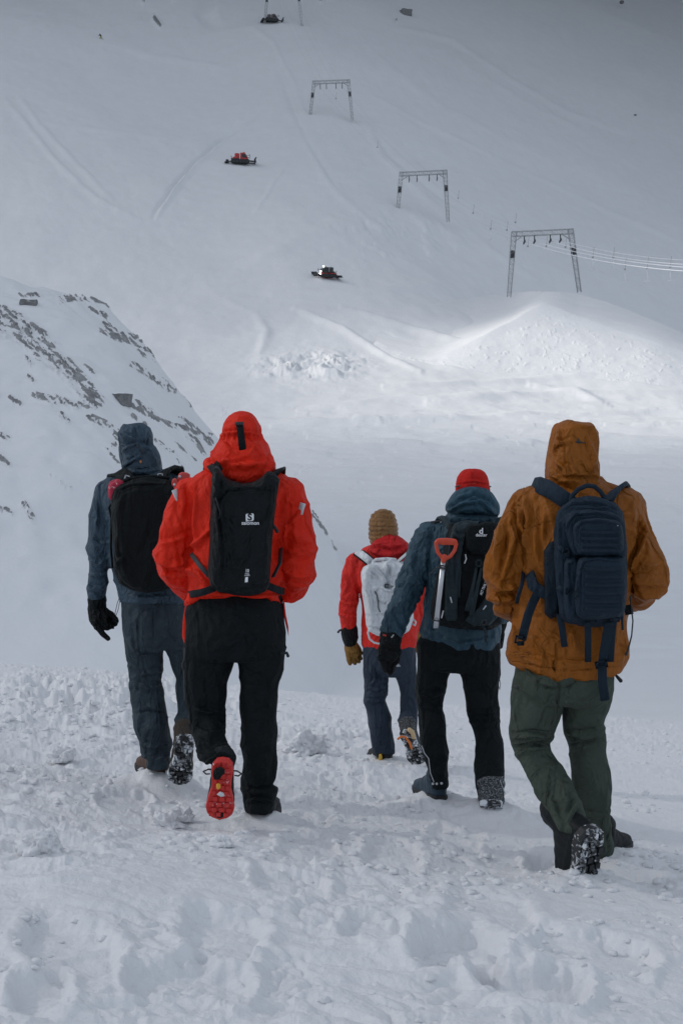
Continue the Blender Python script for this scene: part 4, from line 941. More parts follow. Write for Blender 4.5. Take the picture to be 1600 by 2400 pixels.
    hood_open(me, d, 1343, 1062, 42, 60, .07); hd = link('hood', me, J, t)
    m = MB(); m.tube([P(1336, 1034, d-.112), P(1352, 1036, d-.118), P(1370, 1038, d-.112)], [.002, .006, .002], 8); m.tube([P(1354, 1036, d-.120), P(1354, 1029, d-.120)], .003, 6); m.build('hood_volume_cord', M_dark, hd)
    T = fabric('olive_canvas', (.052, .068, .054), .75, crease=.6, cs=12, var=.10)
    pel = [(1535, 1208, 1444, 0, .14), (1565, 1204, 1441, 0, .16), (1590, 1200, 1438, -.01, .168), (1615, 1197, 1436, -.01, .162), (1640, 1196, 1428, 0, .145), (1650, 1200, 1420, 0, .12)]
    lL = [(1625, 1196, 1330, -.01, .12), (1675, 1194, 1312, 0, .11), (1722, 1194, 1298, .02, .10), (1750, 1200, 1291, .02, .09), (1771, 1208, 1303, 0, .088), (1807, 1226, 1324, -.06, .088), (1848, 1250, 1343, -.12, .088), (1883, 1267, 1359, -.18, .085), (1915, 1288, 1373, -.235, .085), (1940, 1304, 1382, -.27, .08)]
    lR = [(1625, 1318, 1432, 0, .12), (1657, 1321, 1424, .03, .11), (1690, 1320, 1416, .05, .10), (1720, 1322, 1418, .08, .09), (1757, 1335, 1421, .1, .085), (1807, 1341, 1426, .1, .09), (1848, 1342, 1428, .1, .09), (1889, 1350, 1425, .12, .085), (1933, 1358, 1426, .14, .085), (1971, 1368, 1432, .16, .085), (2005, 1378, 1438, .18, .08)]
    mb = MB()
    for q in (pel, lL, lR): mb.rings(rows_rings(d, q))
    me = remesh(mb, .0058, 5)
    wrinkle(me, [(.015, (5, 5, 10), spots((1245, 1745, 60), (1370, 1725, 55), (1340, 1910, 60))), (.008, (5, 5, 4), None), (.004, (15, 15, 12), None)],
            [([(1224, 1560), (1260, 1600), (1330, 1615)], 6, .010), ([(1230, 1575), (1280, 1612), (1335, 1612), (1356, 1585)], 4, -.010), ([(1215, 1565), (1213, 1640), (1207, 1700)], 3, -.007), ([(1198, 1730), (1240, 1722), (1296, 1728)], 7, .014), ([(1200, 1752), (1245, 1742), (1292, 1742)], 6, -.012), ([(1208, 1768), (1250, 1755), (1290, 1752)], 7, .012), ([(1325, 1715), (1370, 1725), (1418, 1706)], 7, .014), ([(1330, 1745), (1370, 1742), (1415, 1728)], 6, -.010), ([(1205, 1770), (1240, 1830), (1290, 1915)], 3, -.006),
             ([(1315, 1840), (1325, 1880), (1320, 1910)], 9, .012), ([(1290, 1870), (1300, 1905), (1315, 1940)], 8, .010), ([(1345, 1880), (1335, 1920)], 8, .010), ([(1390, 1930), (1410, 1970), (1415, 2000)], 8, .010), ([(1360, 1900), (1395, 1915), (1426, 1900)], 7, .008), ([(1421, 1706), (1424, 1800), (1428, 1870)], 3, -.005)], 17)
    tr = link('trousers', me, T, t)
    m = MB(); m.ribbon([P(1201, 1606, d-.105), P(1214, 1614, d-.125)], .014, .006, (0, 0, 1)); m.build('pocket_tab', M_dark, tr)
    m = MB(); m.tube([P(1438, 1578, d-.05), P(1447, 1588, d-.08), P(1454, 1596, d-.08)], [.004, .007, .008], 8); m.build('zip_pull', M_lace, tr)
    boot(t, P(1390, 1955, d-.40), 24, -68, -6, (M_bootblk, sole_mat('snow_caked_sole', (.016, .018, .02), .45)), 1.2, 1.2, shaft=.15, tall=1.3)
    boot(t, P(1404, 2018, d+.14), -32, 0, 0, (M_bootblk, sole_mat('dark_sole', (.012, .013, .015), .15)), .95, 1.15, shaft=.15)
    body(t, d, (1343, 1002, 1122), torso, [aL, aR], [pel, lL, lR], [pocket_hand(aL, -1), pocket_hand(aR, 1)], M_skin)

# ======================= B: all in slate blue
def person_slate():
    d = PEOPLE_D['B']; t = thing('person', P(370, 1822, d), 'person in a slate blue hooded jacket and blue-grey trousers, leftmost, black gloves', 'person', 'people walking away across the snow')
    J = fabric('slate_shell', (.042, .072, .102), .55, crease=.7, cs=12, var=.12, spec=.4)
    torso = [(1098, 292, 372, .02, .08), (1110, 268, 402, 0, .11), (1124, 248, 430, 0, .13), (1142, 240, 444, 0, .142), (1175, 240, 450, -.01, .155), (1235, 248, 448, -.01, .158), (1320, 258, 442, -.01, .155), (1376, 272, 440, 0, .158), (1398, 277, 440, 0, .162), (1412, 282, 438, 0, .162)]
    aL = [(254, 1148, 0, 30), (243, 1185, 0, 28), (237, 1240, 0, 28), (234, 1300, 0, 28), (230, 1355, .02, 25), (228, 1402, .03, 21)]
    aR = [(436, 1148, 0, 30), (449, 1200, 0, 28), (454, 1260, 0, 27), (455, 1310, .02, 25), (452, 1390, .05, 20)]
    mb = MB(); mb.rings(rows_rings(d, torso))
    for a in (aL, aR): p, r = arm_pts(d, a); mb.tube(p, r, 18, 1.05)
    me = remesh(mb, .008, 4)
    wrinkle(me, [(.013, (5, 5, 10), spots((232, 1330, 90), (235, 1250, 60))), (.008, (7, 7, 5), None), (.005, (15, 15, 12), None)], [([(212, 1260), (235, 1275), (258, 1268)], 6, .010), ([(210, 1310), (232, 1322), (256, 1305)], 6, .012), ([(208, 1345), (230, 1352), (252, 1340)], 5, .011), ([(208, 1375), (230, 1380), (250, 1370)], 5, .010), ([(222, 1170), (230, 1210), (225, 1250)], 7, .008), ([(280, 1390), (340, 1402), (430, 1396)], 5, .009)], 19)
    jk = link('jacket', me, J, t)
    hood = [(991, 316, 330, .02, .03), (994, 303, 342, .02, .07), (1002, 286, 350, .02, .105), (1016, 276, 355, .02, .125), (1035, 274, 359, .01, .13), (1043, 275, 361, .005, .127), (1060, 276, 369, 0, .13), (1080, 279, 376, -.005, .13), (1096, 282, 378, -.01, .125), (1112, 284, 378, -.02, .115), (1124, 292, 374, -.03, .09)]
    mb = MB(); mb.rings(rows_rings(d, hood)); me = remesh(mb, .007, 4)
    co = get_co(me); no = get_no(me); u, v = to_uv(co); ang = np.arctan2(co[:, 0]-P(318, 1040, d).x, -(co[:, 1]-d)); g = np.exp(-((v-1039)/9)**2)
    set_co(me, co+no*((np.sin(ang*22+3*n3(co*9, 4))*.003-.009)*g)[:, None])
    wrinkle(me, [(.012, (8, 8, 4.5), None), (.005, (17, 17, 10), None)], [([(280, 1015), (300, 1025), (318, 1034)], 6, .012), ([(318, 1002), (320, 1036)], 6, -.008), ([(345, 1005), (335, 1034)], 6, .012), ([(284, 1060), (310, 1048), (322, 1042)], 6, .009), ([(325, 1042), (345, 1055), (362, 1082)], 6, .009), ([(288, 1090), (310, 1082), (330, 1070)], 6, .009), ([(286, 1105), (330, 1108), (374, 1100)], 6, .008)], 23)
    hood_open(me, d, 318, 1058, 34, 52, .06); hd = link('hood', me, J, t)
    m = MB(); m.slab([(327, 1080), (330, 1078), (333, 1081), (332, 1086), (328, 1086)], d-.142, d-.12); m.build('hood_badge', plain('orange_badge', (.6, .22, .08), .5), hd)
    m = MB(); m.tube([P(319, 1041, d-.128), P(322, 1044, d-.136), P(333, 1055, d-.138), P(337, 1064, d-.137)], .003, 6); m.build('hood_cord', M_cord, hd)
    T = fabric('bluegrey_softshell', (.034, .050, .064), .65, crease=.6, cs=12, var=.12)
    pel = [(1392, 286, 434, 0, .135), (1412, 284, 436, 0, .15), (1450, 286, 436, -.01, .155), (1490, 289, 435, 0, .148), (1520, 296, 430, 0, .125)]
    lL = [(1500, 290, 384, 0, .11), (1553, 302, 382, .02, .10), (1599, 308, 376, .03, .09), (1635, 311, 383, .02, .085), (1668, 314, 389, 0, .085), (1702, 316, 393, -.02, .085), (1735, 326, 401, -.03, .085), (1760, 331, 403, -.03, .085), (1783, 343, 402, -.03, .08), (1798, 346, 402, -.03, .075)]
    lR = [(1500, 376, 438, 0, .11), (1545, 398, 456, .03, .10), (1590, 417, 468, .04, .085), (1625, 415, 470, .03, .082), (1668, 415, 472, -.02, .08), (1706, 408, 474, -.10, .08), (1730, 413, 472, -.15, .07)]
    mb = MB()
    for q in (pel, lL, lR): mb.rings(rows_rings(d, q))
    me = remesh(mb, .008, 3)
    wrinkle(me, [(.014, (5, 5, 10), spots((345, 1600, 60), (365, 1760, 55), (440, 1710, 50), (430, 1580, 40))), (.008, (6, 6, 5), None), (.004, (15, 15, 12), None)], [([(300, 1500), (335, 1530), (378, 1525)], 6, .010), ([(305, 1560), (330, 1580), (375, 1570)], 6, .012), ([(310, 1600), (345, 1615), (378, 1600)], 6, .012), ([(330, 1590), (325, 1620)], 5, -.008), ([(316, 1672), (350, 1664), (388, 1672)], 4, -.010), ([(330, 1745), (365, 1755), (400, 1742)], 6, .013), ([(335, 1772), (370, 1778), (402, 1768)], 5, .012), ([(360, 1425), (360, 1500)], 3, -.006), ([(385, 1480), (410, 1520), (440, 1530)], 6, .010), ([(410, 1700), (440, 1712), (470, 1702)], 5, .012)], 29)
    tr = link('trousers', me, T, t)
    for (palm, fs, nm) in (([(228, 1402, .03, 20), (228, 1425, .03, 23), (234, 1452, .03, 24)],
                        [[(222, 1458, .0, 9), (232, 1474, 0, 8), (243, 1488, 0, 7), (254, 1496, 0, 6)], [(236, 1462, .02, 9), (250, 1470, .02, 8.5), (262, 1468, .04, 8), (266, 1458, .07, 7)], [(240, 1455, .04, 9), (256, 1464, .05, 8.5), (270, 1462, .06, 8), (272, 1452, .09, 7)], [(246, 1450, .07, 9), (262, 1456, .08, 8), (272, 1450, .09, 7)], [(236, 1420, .05, 9), (252, 1434, .06, 8), (266, 1446, .05, 7.5), (274, 1456, .03, 6.5)]], 'glove'),
                       ([(452, 1388, .05, 19), (452, 1412, .05, 22), (450, 1440, .05, 22)], [[(440+o, 1445, .04+.01*i, 8.5), (440+o, 1465, .04+.01*i, 8), (438+o, 1482, .06, 7)] for i, o in enumerate((0, 8, 16, 23))]+[[(442, 1412, .07, 9), (434, 1432, .09, 8), (432, 1448, .09, 7)]], 'glove')):
        me = remesh(hand_mb(d, palm, fs), .0035, 2); wrinkle(me, [(.004, (28, 28, 30), None)], (), 31); gl = link(nm, me, M_glove, t)
        u0, v0 = palm[0][0], palm[0][1]; m = MB(); p, r = arm_pts(d, [(u0, v0-6, palm[0][2], 21), (u0, v0+4, palm[0][2], 23), (u0, v0+14, palm[0][2], 21)]); m.tube(p, r, 16); m.build('cuff', M_black, gl)
    m = MB(); m.tube([P(281, 1398, d-.05), P(275, 1415, d-.08), P(270, 1438, d-.08), P(272, 1444, d-.08), P(277, 1430, d-.08), P(282, 1405, d-.05)], .0018, 5); m.build('hem_cord', M_cord, jk)
    brown = plain('brown_boot_leather', (.085, .045, .03), .6, 0, .3, 30, .4, .3)
    boot(t, P(380, 1824, d-.04), 26, 0, 0, (brown, sole_mat('dark_sole', (.012, .013, .015), .15)), 1.0, 1.25, shaft=.14)
    boot(t, P(434, 1733, d-.34), 8, -60, 6, (fabric('grey_brown_boot', (.06, .05, .042), .7, cs=50), sole_mat('snow_caked_sole', (.014, .016, .018), .47)), 1.0, 1.2, shaft=.13)
    body(t, d, (320, 1003, 1108), torso, [aL, aR], [pel, lL, lR], [], M_skin)

# ======================= C: red cap, quilted blue jacket, black trousers
def quilt(me, d, pitch_px, amp, axis=None):
    co = get_co(me); no = get_no(me); u, v = to_uv(co)
    if axis is None: ph = v/pitch_px
    else: ph = axis(u, v)/pitch_px
    ph = ph+.25*n3(co*7, 5)
    q = np.abs(np.sin(ph*math.pi))**.6-.6
    pk = (ridge(co, (22, 22, 16), 77)-.4)*.6*(1-np.abs(np.sin(ph*math.pi)))      # puckers along the seams
    set_co(me, co+no*(amp*(q+pk))[:, None]); return me
def person_cap():
    d = PEOPLE_D['C']; t = thing('person', P(1085, 1890, d), 'person in a red cap, quilted petrol blue jacket and black trousers, black glove hanging', 'person', 'people walking away across the snow')
    J = fabric('petrol_quilted_nylon', (.034, .074, .104), .5, crease=.5, cs=16, var=.14, spec=.4)
    torso = [(1196, 1056, 1154, .01, .11), (1208, 1046, 1160, 0, .12), (1222, 1036, 1166, 0, .125), (1234, 1014, 1172, 0, .13), (1250, 1000, 1178, 0, .142), (1295, 994, 1180, -.01, .152), (1370, 998, 1176, -.01, .152), (1440, 992, 1172, 0, .152), (1478, 982, 1172, 0, .158), (1502, 992, 1170, 0, .16), (1520, 1020, 1164, 0, .15)]
    aL = [(1010, 1258, 0, 38), (988, 1308, -.005, 36), (965, 1362, -.02, 33), (942, 1418, -.04, 29), (917, 1480, -.07, 25)]
    aR = [(1164, 1260, 0, 36), (1182, 1330, .02, 32), (1186, 1395, .10, 28), (1172, 1440, .22, 24)]
    mb = MB(); mb.rings(rows_rings(d, torso)); me = remesh(mb, .008, 4)
    wrinkle(me, [(.008, (6, 6, 6), None), (.004, (16, 16, 12), None)], [([(1000, 1490), (1080, 1508), (1165, 1495)], 5, .008), ([(1000, 1470), (1030, 1490)], 6, .008)], 37)
    jk = link('jacket', me, J, t)
    for a, nm in ((aL, 'L'), (aR, 'R')):
        mb = MB(); p, r = arm_pts(d, a); mb.tube(p, r, 22, 1.05); me = remesh(mb, .0065, 3)
        (ax, ay), (bx, by) = a[0][:2], a[-1][:2]; L = math.hypot(bx-ax, by-ay)
        quilt(me, d, 19, .006, lambda u, v: (u*(bx-ax)+v*(by-ay))/L)
        wrinkle(me, [(.010, (13, 13, 9), None), (.005, (26, 26, 20), None)], (), 41); link('sleeve', me, J, jk)
    mb = MB(); mb.rings(rows_rings(d, [(1196, 1054, 1156, 0, .125), (1206, 1046, 1164, -.01, .14), (1218, 1043, 1166, -.015, .145), (1230, 1050, 1163, -.01, .135), (1238, 1062, 1152, 0, .11)]))
    me = remesh(mb, .007, 3); quilt(me, d, 17, .006); wrinkle(me, [(.006, (16, 16, 10), None)], (), 43); link('collar', me, J, jk)
    H = fabric('petrol_shell', (.034, .080, .114), .55, crease=.5, cs=12, var=.1)
    mb = MB(); mb.rings(rows_rings(d, [(1141, 1086, 1127, .01, .10), (1150, 1070, 1144, -.01, .135), (1165, 1057, 1156, -.025, .155), (1182, 1047, 1165, -.035, .165), (1195, 1045, 1168, -.035, .165), (1204, 1054, 1167, -.03, .15), (1208, 1070, 1164, -.02, .12)]))
    me = remesh(mb, .007, 3); wrinkle(me, [(.009, (7, 7, 8), None)], [([(1050, 1192), (1080, 1172), (1110, 1160), (1145, 1172), (1165, 1195)], 5, -.013), ([(1048, 1198), (1085, 1182), (1125, 1176), (1160, 1205)], 5, .012), ([(1062, 1160), (1106, 1148), (1150, 1160)], 6, .008)], 47)
    link('hood', me, H, t)
    mb = MB(); mb.rings(rows_rings(d, [(1098, 1096, 1116, .02, .03), (1100, 1086, 1127, .02, .06), (1106, 1078, 1136, .02, .085), (1118, 1070, 1143, .02, .10), (1134, 1067, 1146, .02, .107), (1152, 1066, 1147, .02, .11), (1162, 1067, 1147, .02, .11)]))
    me = remesh(mb, .006, 4); wrinkle(me, [(.004, (9, 9, 7), None)], [([(1066, 1136), (1106, 1131), (1147, 1136)], 2.5, -.006), ([(1106, 1098), (1107, 1130)], 2, -.004), ([(1105, 1125), (1125, 1130)], 4, .005)], 51)
    cp = link('cap', me, fabric('red_cap_fleece', (.50, .02, .016), .85, crease=.3, var=.06), t)
    for q in ([P(1067, 1141, d-.03), P(1073, 1139, d-.06), P(1077, 1138, d-.075)], [P(1146, 1141, d-.02), P(1149, 1140, d-.0)]):
        m = MB(); m.tube(q, .004, 6); m.build('cap_clip', M_dark, cp)
    pel = [(1485, 988, 1168, 0, .14), (1510, 977, 1172, 0, .152), (1535, 976, 1173, -.005, .155), (1560, 976, 1170, 0, .14), (1572, 980, 1166, 0, .12)]
    lL = [(1550, 976, 1070, 0, .11), (1591, 974, 1050, .02, .10), (1627, 976, 1042, .02, .09), (1660, 979, 1037, .02, .085), (1697, 982, 1043, 0, .085), (1738, 986, 1045, -.01, .082), (1773, 992, 1050, -.02, .08), (1811, 1003, 1053, -.02, .08), (1846, 1009, 1053, -.02, .075)]
    lR = [(1550, 1062, 1172, 0, .11), (1600, 1084, 1168, -.01, .10), (1632, 1091, 1167, 0, .09), (1671, 1095, 1169, 0, .088), (1712, 1107, 1175, -.05, .085), (1744, 1114, 1177, -.10, .082), (1785, 1113, 1179, -.15, .082), (1811, 1114, 1180, -.18, .085), (1838, 1116, 1183, -.2, .085), (1862, 1119, 1184, -.21, .085), (1878, 1122, 1180, -.21, .075)]
    mb = MB()
    for q in (pel, lL, lR): mb.rings(rows_rings(d, q))
    me = remesh(mb, .008, 3)
    wrinkle(me, [(.014, (5, 5, 10), spots((1010, 1640, 55), (1135, 1700, 55), (1030, 1800, 45), (1150, 1850, 45))), (.007, (6, 6, 5), None), (.004, (15, 15, 12), None)], [([(978, 1620), (1010, 1632), (1040, 1622)], 6, .012), ([(980, 1650), (1010, 1660), (1036, 1655)], 6, .010), ([(1098, 1690), (1135, 1702), (1172, 1690)], 6, .013), ([(1095, 1665), (1130, 1672), (1166, 1660)], 6, .010), ([(1000, 1780), (1030, 1790), (1050, 1778)], 5, .010)], 53)
    tr = link('trousers', me, M_black, t)
    m = MB(); m.tube([P(988, 1748, d-.075), P(994, 1765, d-.10), P(1004, 1778, d-.115), (P(1006, 1795, d-.115)), P(1008, 1812, d-.11), P(1016, 1832, d-.105)], .0022, 6); m.build('reflective_piping', M_reflect, tr)
    m = MB(); m.tube([P(1180, 1815, d-.215), P(1171, 1830, d-.285), P(1178, 1848, d-.28), P(1184, 1862, d-.235)], .0022, 6); m.build('reflective_piping', M_reflect, tr)
    for q in ((1014, 1837), (1023, 1837), (1034, 1836)):
        m = MB(); m.ell(P(*q, d-.10), (.007, .005, .007), 8); m.build('snap', M_reflect, tr)
    m = MB(); m.tube([P(1169, 1588, d-.02), P(1172, 1602, d-.05), P(1170, 1617, d-.05), P(1168, 1608, d-.05)], .0018, 5); m.build('pocket_cord', M_cord, tr)
    palm = [(915, 1485, -.07, 24), (914, 1510, -.07, 26), (908, 1535, -.07, 25)]
    fs = [[(893, 1538, -.09, 9.5), (898, 1556, -.09, 9), (906, 1570, -.08, 8.5), (915, 1577, -.06, 7.5)], [(902, 1544, -.07, 9.5), (908, 1562, -.06, 9), (916, 1574, -.04, 8)], [(911, 1544, -.05, 9.5), (914, 1560, -.04, 9), (917, 1572, -.02, 8)], [(919, 1540, -.03, 9), (919, 1554, -.02, 8.5), (918, 1564, 0, 7.5)], [(926, 1512, -.04, 10), (931, 1530, -.03, 9), (931, 1545, -.02, 8), (928, 1553, -.01, 7)]]
    me = remesh(hand_mb(d, palm, fs), .0035, 2); wrinkle(me, [(.005, (26, 26, 30), None)], (), 57); gl = link('glove', me, M_glove, t)
    m = MB(); p, r = arm_pts(d, [(916, 1482, -.07, 24), (916, 1494, -.07, 26), (915, 1504, -.07, 25)]); m.tube(p, r, 16); m.build('cuff', M_glove, gl)
    m = MB(); m.ribbon([P(897, 1488, d-.145), P(905, 1490, d-.15)], .008, .004, (0, 0, 1)); m.build('cuff_tab', plain('red_tab', (.6, .04, .03), .6), gl)
    m = MB(); m.tube([P(917, 1494, d-.155), P(922, 1488, d-.155)], .003, 6); m.build('cuff_logo', M_reflect, gl)
    m = MB(); m.slab([(929, 1550), (939, 1562), (929, 1563), (925, 1557)], d-.02, d+.01); m.build('cuff_label', M_white, gl)
    me = remesh(hand_mb(d, [(1170, 1442, .22, 22), (1164, 1462, .24, 24), (1158, 1482, .25, 23)], [[(1150+8*i, 1485, .24, 9), (1148+8*i, 1502, .25, 8.5), (1150+7*i, 1515, .28, 7.5)] for i in range(4)]+[[(1152, 1460, .26, 9), (1142, 1475, .28, 8)]]), .0045, 2); link('glove', me, M_glove, t)
    blue = plain('blue_boot', (.009, .032, .056), .5, 0, .3, 30, .5, .3)
    boot(t, P(1031, 1879, d-.05), 17, 0, 0, (blue, sole_mat('dark_sole', (.012, .013, .015), .2)), 1.0, 1.25, shaft=.13)
    boot(t, P(1150, 1890, d-.33), -6, -22, 0, (fabric('snow_dusted_boot', (.02, .024, .028), .7, dust=.40), sole_mat('snow_caked_sole', (.014, .016, .018), .5)), 1.0, 1.5, shaft=.12)
    body(t, d, (1106, 1104, 1205), torso, [aL, aR], [pel, lL, lR], [], M_skin)

# ======================= W: brown puffy hood, red jacket, navy trousers
def person_far():
    d = PEOPLE_D['W']; t = thing('person', P(905, 1790, d), 'person in a brown quilted hood, red jacket and navy trousers, farthest ahead, tan gloves', 'person', 'people walking away across the snow')
    J = fabric('red_hardshell', (.64, .028, .020), .55, crease=.5, cs=12, var=.08)
    torso = [(1278, 866, 940, .01, .10), (1290, 848, 958, 0, .12), (1302, 834, 972, 0, .132), (1322, 826, 982, 0, .142), (1360, 832, 982, -.01, .15), (1395, 846, 981, -.01, .15), (1440, 848, 981, 0, .15), (1495, 848, 975, 0, .152), (1512, 849, 973, 0, .152), (1521, 856, 968, 0, .145)]
    aL = [(836, 1314, 0, 23), (825, 1345, 0, 22), (819, 1385, 0, 21.5), (815, 1425, .0, 21), (817, 1455, .02, 19), (818, 1476, .02, 17)]
    aR = [(972, 1316, 0, 23), (984, 1355, 0, 21), (986, 1400, .01, 20), (980, 1440, .04, 18), (975, 1468, .06, 16)]
    mb = MB(); mb.rings(rows_rings(d, torso))
    for a in (aL, aR): p, r = arm_pts(d, a); mb.tube(p, r, 16, 1.05)
    me = remesh(mb, .009, 3); wrinkle(me, [(.013, (5, 5, 9), spots((817, 1420, 60), (985, 1420, 60))), (.010, (6, 6, 4), None), (.005, (15, 15, 12), None)], [([(797, 1410), (818, 1418), (838, 1408)], 4, .013), ([(798, 1440), (818, 1446), (834, 1440)], 4, .012), ([(806, 1340), (815, 1370), (800, 1400)], 5, .010)], 59)
    link('jacket', me, J, t)
    mb = MB(); mb.rings(rows_rings(d, [(1252, 900, 930, 0, .08), (1260, 884, 944, -.01, .12), (1272, 870, 956, -.03, .14), (1284, 860, 959, -.04, .145), (1296, 864, 955, -.04, .14), (1306, 878, 940, -.04, .12), (1312, 890, 928, -.04, .09)]))
    me = remesh(mb, .008, 3); wrinkle(me, [(.010, (7, 7, 8), None)], [([(862, 1284), (890, 1282), (912, 1288), (955, 1278)], 4, -.016), ([(868, 1292), (905, 1300), (945, 1292)], 4, .012), ([(890, 1262), (915, 1256), (940, 1268)], 4, .008)], 61)
    link('hood', me, fabric('red_hood_shell', (.52, .02, .022), .6, crease=.5, var=.08), t)
    mb = MB(); mb.rings(rows_rings(d, [(1194, 890, 904, .02, .03), (1197, 880, 914, .02, .08), (1206, 871, 923, .02, .11), (1220, 865, 929, .02, .13), (1240, 863, 931, .02, .135), (1258, 864, 931, .02, .13), (1272, 868, 927, .01, .12), (1288, 874, 922, 0, .10)]))
    me = remesh(mb, .0065, 3)
    co = get_co(me); no = get_no(me); u, v = to_uv(co); q = np.abs(np.sin((v-1194)/10.5*math.pi+.5))**.6-.6; side = sstep(11, 15, np.abs(u-897))
    ctr = np.exp(-((np.abs(u-897)-13)/2.5)**2); set_co(me, co+no*(.008*q-.006*ctr)[:, None]); wrinkle(me, [(.005, (20, 20, 14), None)], (), 63)
    hood_open(me, d, 897, 1240, 24, 36, .06); link('quilted_hood', me, fabric('brown_quilted_nylon', (.25, .125, .045), .42, crease=.5, cs=20, var=.15, spec=.5), t)
    T = fabric('navy_softshell', (.028, .041, .062), .6, crease=.6, cs=12, var=.14)
    pel = [(1500, 852, 972, 0, .13), (1520, 850, 975, 0, .145), (1545, 850, 976, 0, .148), (1570, 850, 974, 0, .135), (1582, 854, 970, 0, .115)]
    lL = [(1560, 850, 914, 0, .11), (1591, 850, 910, .01, .10), (1621, 854, 907, .01, .09), (1640, 855, 901, .02, .085), (1660, 858, 909, .01, .085), (1700, 864, 916, 0, .08), (1735, 871, 921, 0, .08), (1766, 877, 924, 0, .075)]
    lR = [(1560, 912, 975, 0, .11), (1595, 930, 976, 0, .10), (1625, 938, 977, 0, .09), (1662, 939, 979, -.03, .085), (1697, 936, 979, -.10, .08), (1713, 938, 978, -.14, .07)]
    mb = MB()
    for q in (pel, lL, lR): mb.rings(rows_rings(d, q))
    me = remesh(mb, .009, 3); wrinkle(me, [(.014, (5, 5, 9), spots((880, 1640, 50), (955, 1650, 50), (960, 1705, 30))), (.010, (6, 6, 4), None), (.004, (15, 15, 12), None)], [([(858, 1640), (880, 1646), (900, 1636)], 4, .014), ([(856, 1610), (880, 1618), (905, 1606)], 4, .012), ([(870, 1560), (880, 1590), (866, 1610)], 5, .010)], 67)
    link('trousers', me, T, t)
    tan = fabric('tan_leather', (.30, .16, .045), .6, crease=.5, cs=40, var=.12)
    palm = [(820, 1502, .02, 14), (823, 1518, .02, 17), (826, 1532, .02, 17)]
    fs = [[(815, 1532, .0, 6), (817, 1546, .0, 5.8), (820, 1556, .01, 5)], [(822, 1535, .01, 6), (827, 1548, .02, 5.8), (832, 1555, .04, 5)], [(829, 1533, .03, 6), (836, 1544, .04, 5.8), (841, 1551, .06, 5)], [(835, 1528, .05, 5.5), (842, 1538, .06, 5.3), (846, 1544, .08, 4.6)], [(833, 1510, .04, 6.2), (840, 1520, .05, 5.8), (846, 1532, .06, 5)]]
    me = remesh(hand_mb(d, palm, fs), .0042, 2); gl = link('glove', me, tan, t)
    m = MB(); p, r = arm_pts(d, [(817, 1470, .02, 19), (818, 1482, .02, 20.5), (820, 1496, .02, 19), (821, 1506, .02, 16)]); m.tube(p, r, 16); me = remesh(m, .006, 2); wrinkle(me, [(.006, (14, 14, 16), None)], (), 69); link('cuff', me, M_glove, gl)
    m = MB(); m.tube([P(800, 1476, d), P(795, 1478, d), P(792, 1482, d)], .008, 6); m.build('cuff_toggle', M_dark, gl)
    me = remesh(hand_mb(d, [(974, 1470, .06, 15), (972, 1488, .07, 17), (970, 1502, .08, 16)], [[(962+5*i, 1504, .07, 6), (961+5*i, 1518, .08, 5.6), (961+5*i, 1526, .10, 5)] for i in range(4)]+[[(962, 1488, .09, 6), (956, 1500, .11, 5.4)]]), .0045, 2); link('glove', me, tan, t)
    bt = plain('yellow_black_boot', (.02, .021, .022), .6, 0, .3, 30, .4, .3); yl = plain('yellow_boot_panel', (.60, .36, .03), .5)
    b = boot(t, P(908, 1792, d-.03), 18, 0, 0, (bt, sole_mat('dark_sole', (.012, .013, .015), .2)), 1.0, 1.25, shaft=.13)
    m = MB(); m.slab([(888, 1768), (894, 1766), (896, 1776), (892, 1788), (886, 1786)], d-.10, d-.02); m.build('ankle_panel', yl, b)
    b = boot(t, P(950, 1716, d-.36), -12, -58, -16, (fabric('snow_flecked_boot', (.03, .032, .034), .7, dust=.36), sole_mat('snow_caked_sole', (.014, .016, .018), .47)), 1.02, 1.25, shaft=.13)
    m = MB(); m.tube([P(932, 1732, d-.44), P(940, 1726, d-.46), P(950, 1728, d-.46), P(960, 1742, d-.45), P(964, 1754, d-.43)], .008, 8, .6); m.build('orange_heel_rand', plain('orange_rubber', (.65, .16, .02), .5), b)
    m = MB(); m.tube([P(958, 1710, d-.40), P(966, 1716, d-.40), P(969, 1728, d-.38)], .016, 8); m.build('heel_loop', plain('pale_tan', (.55, .40, .22), .6), b)
    body(t, d, (897, 1200, 1280), torso, [aL, aR], [pel, lL, lR], [], M_skin)
M_reflect = plain('reflective_grey', (.55, .57, .60), .35, .3, .05, 20)
person_red(); person_ochre(); person_slate(); person_cap(); person_far()

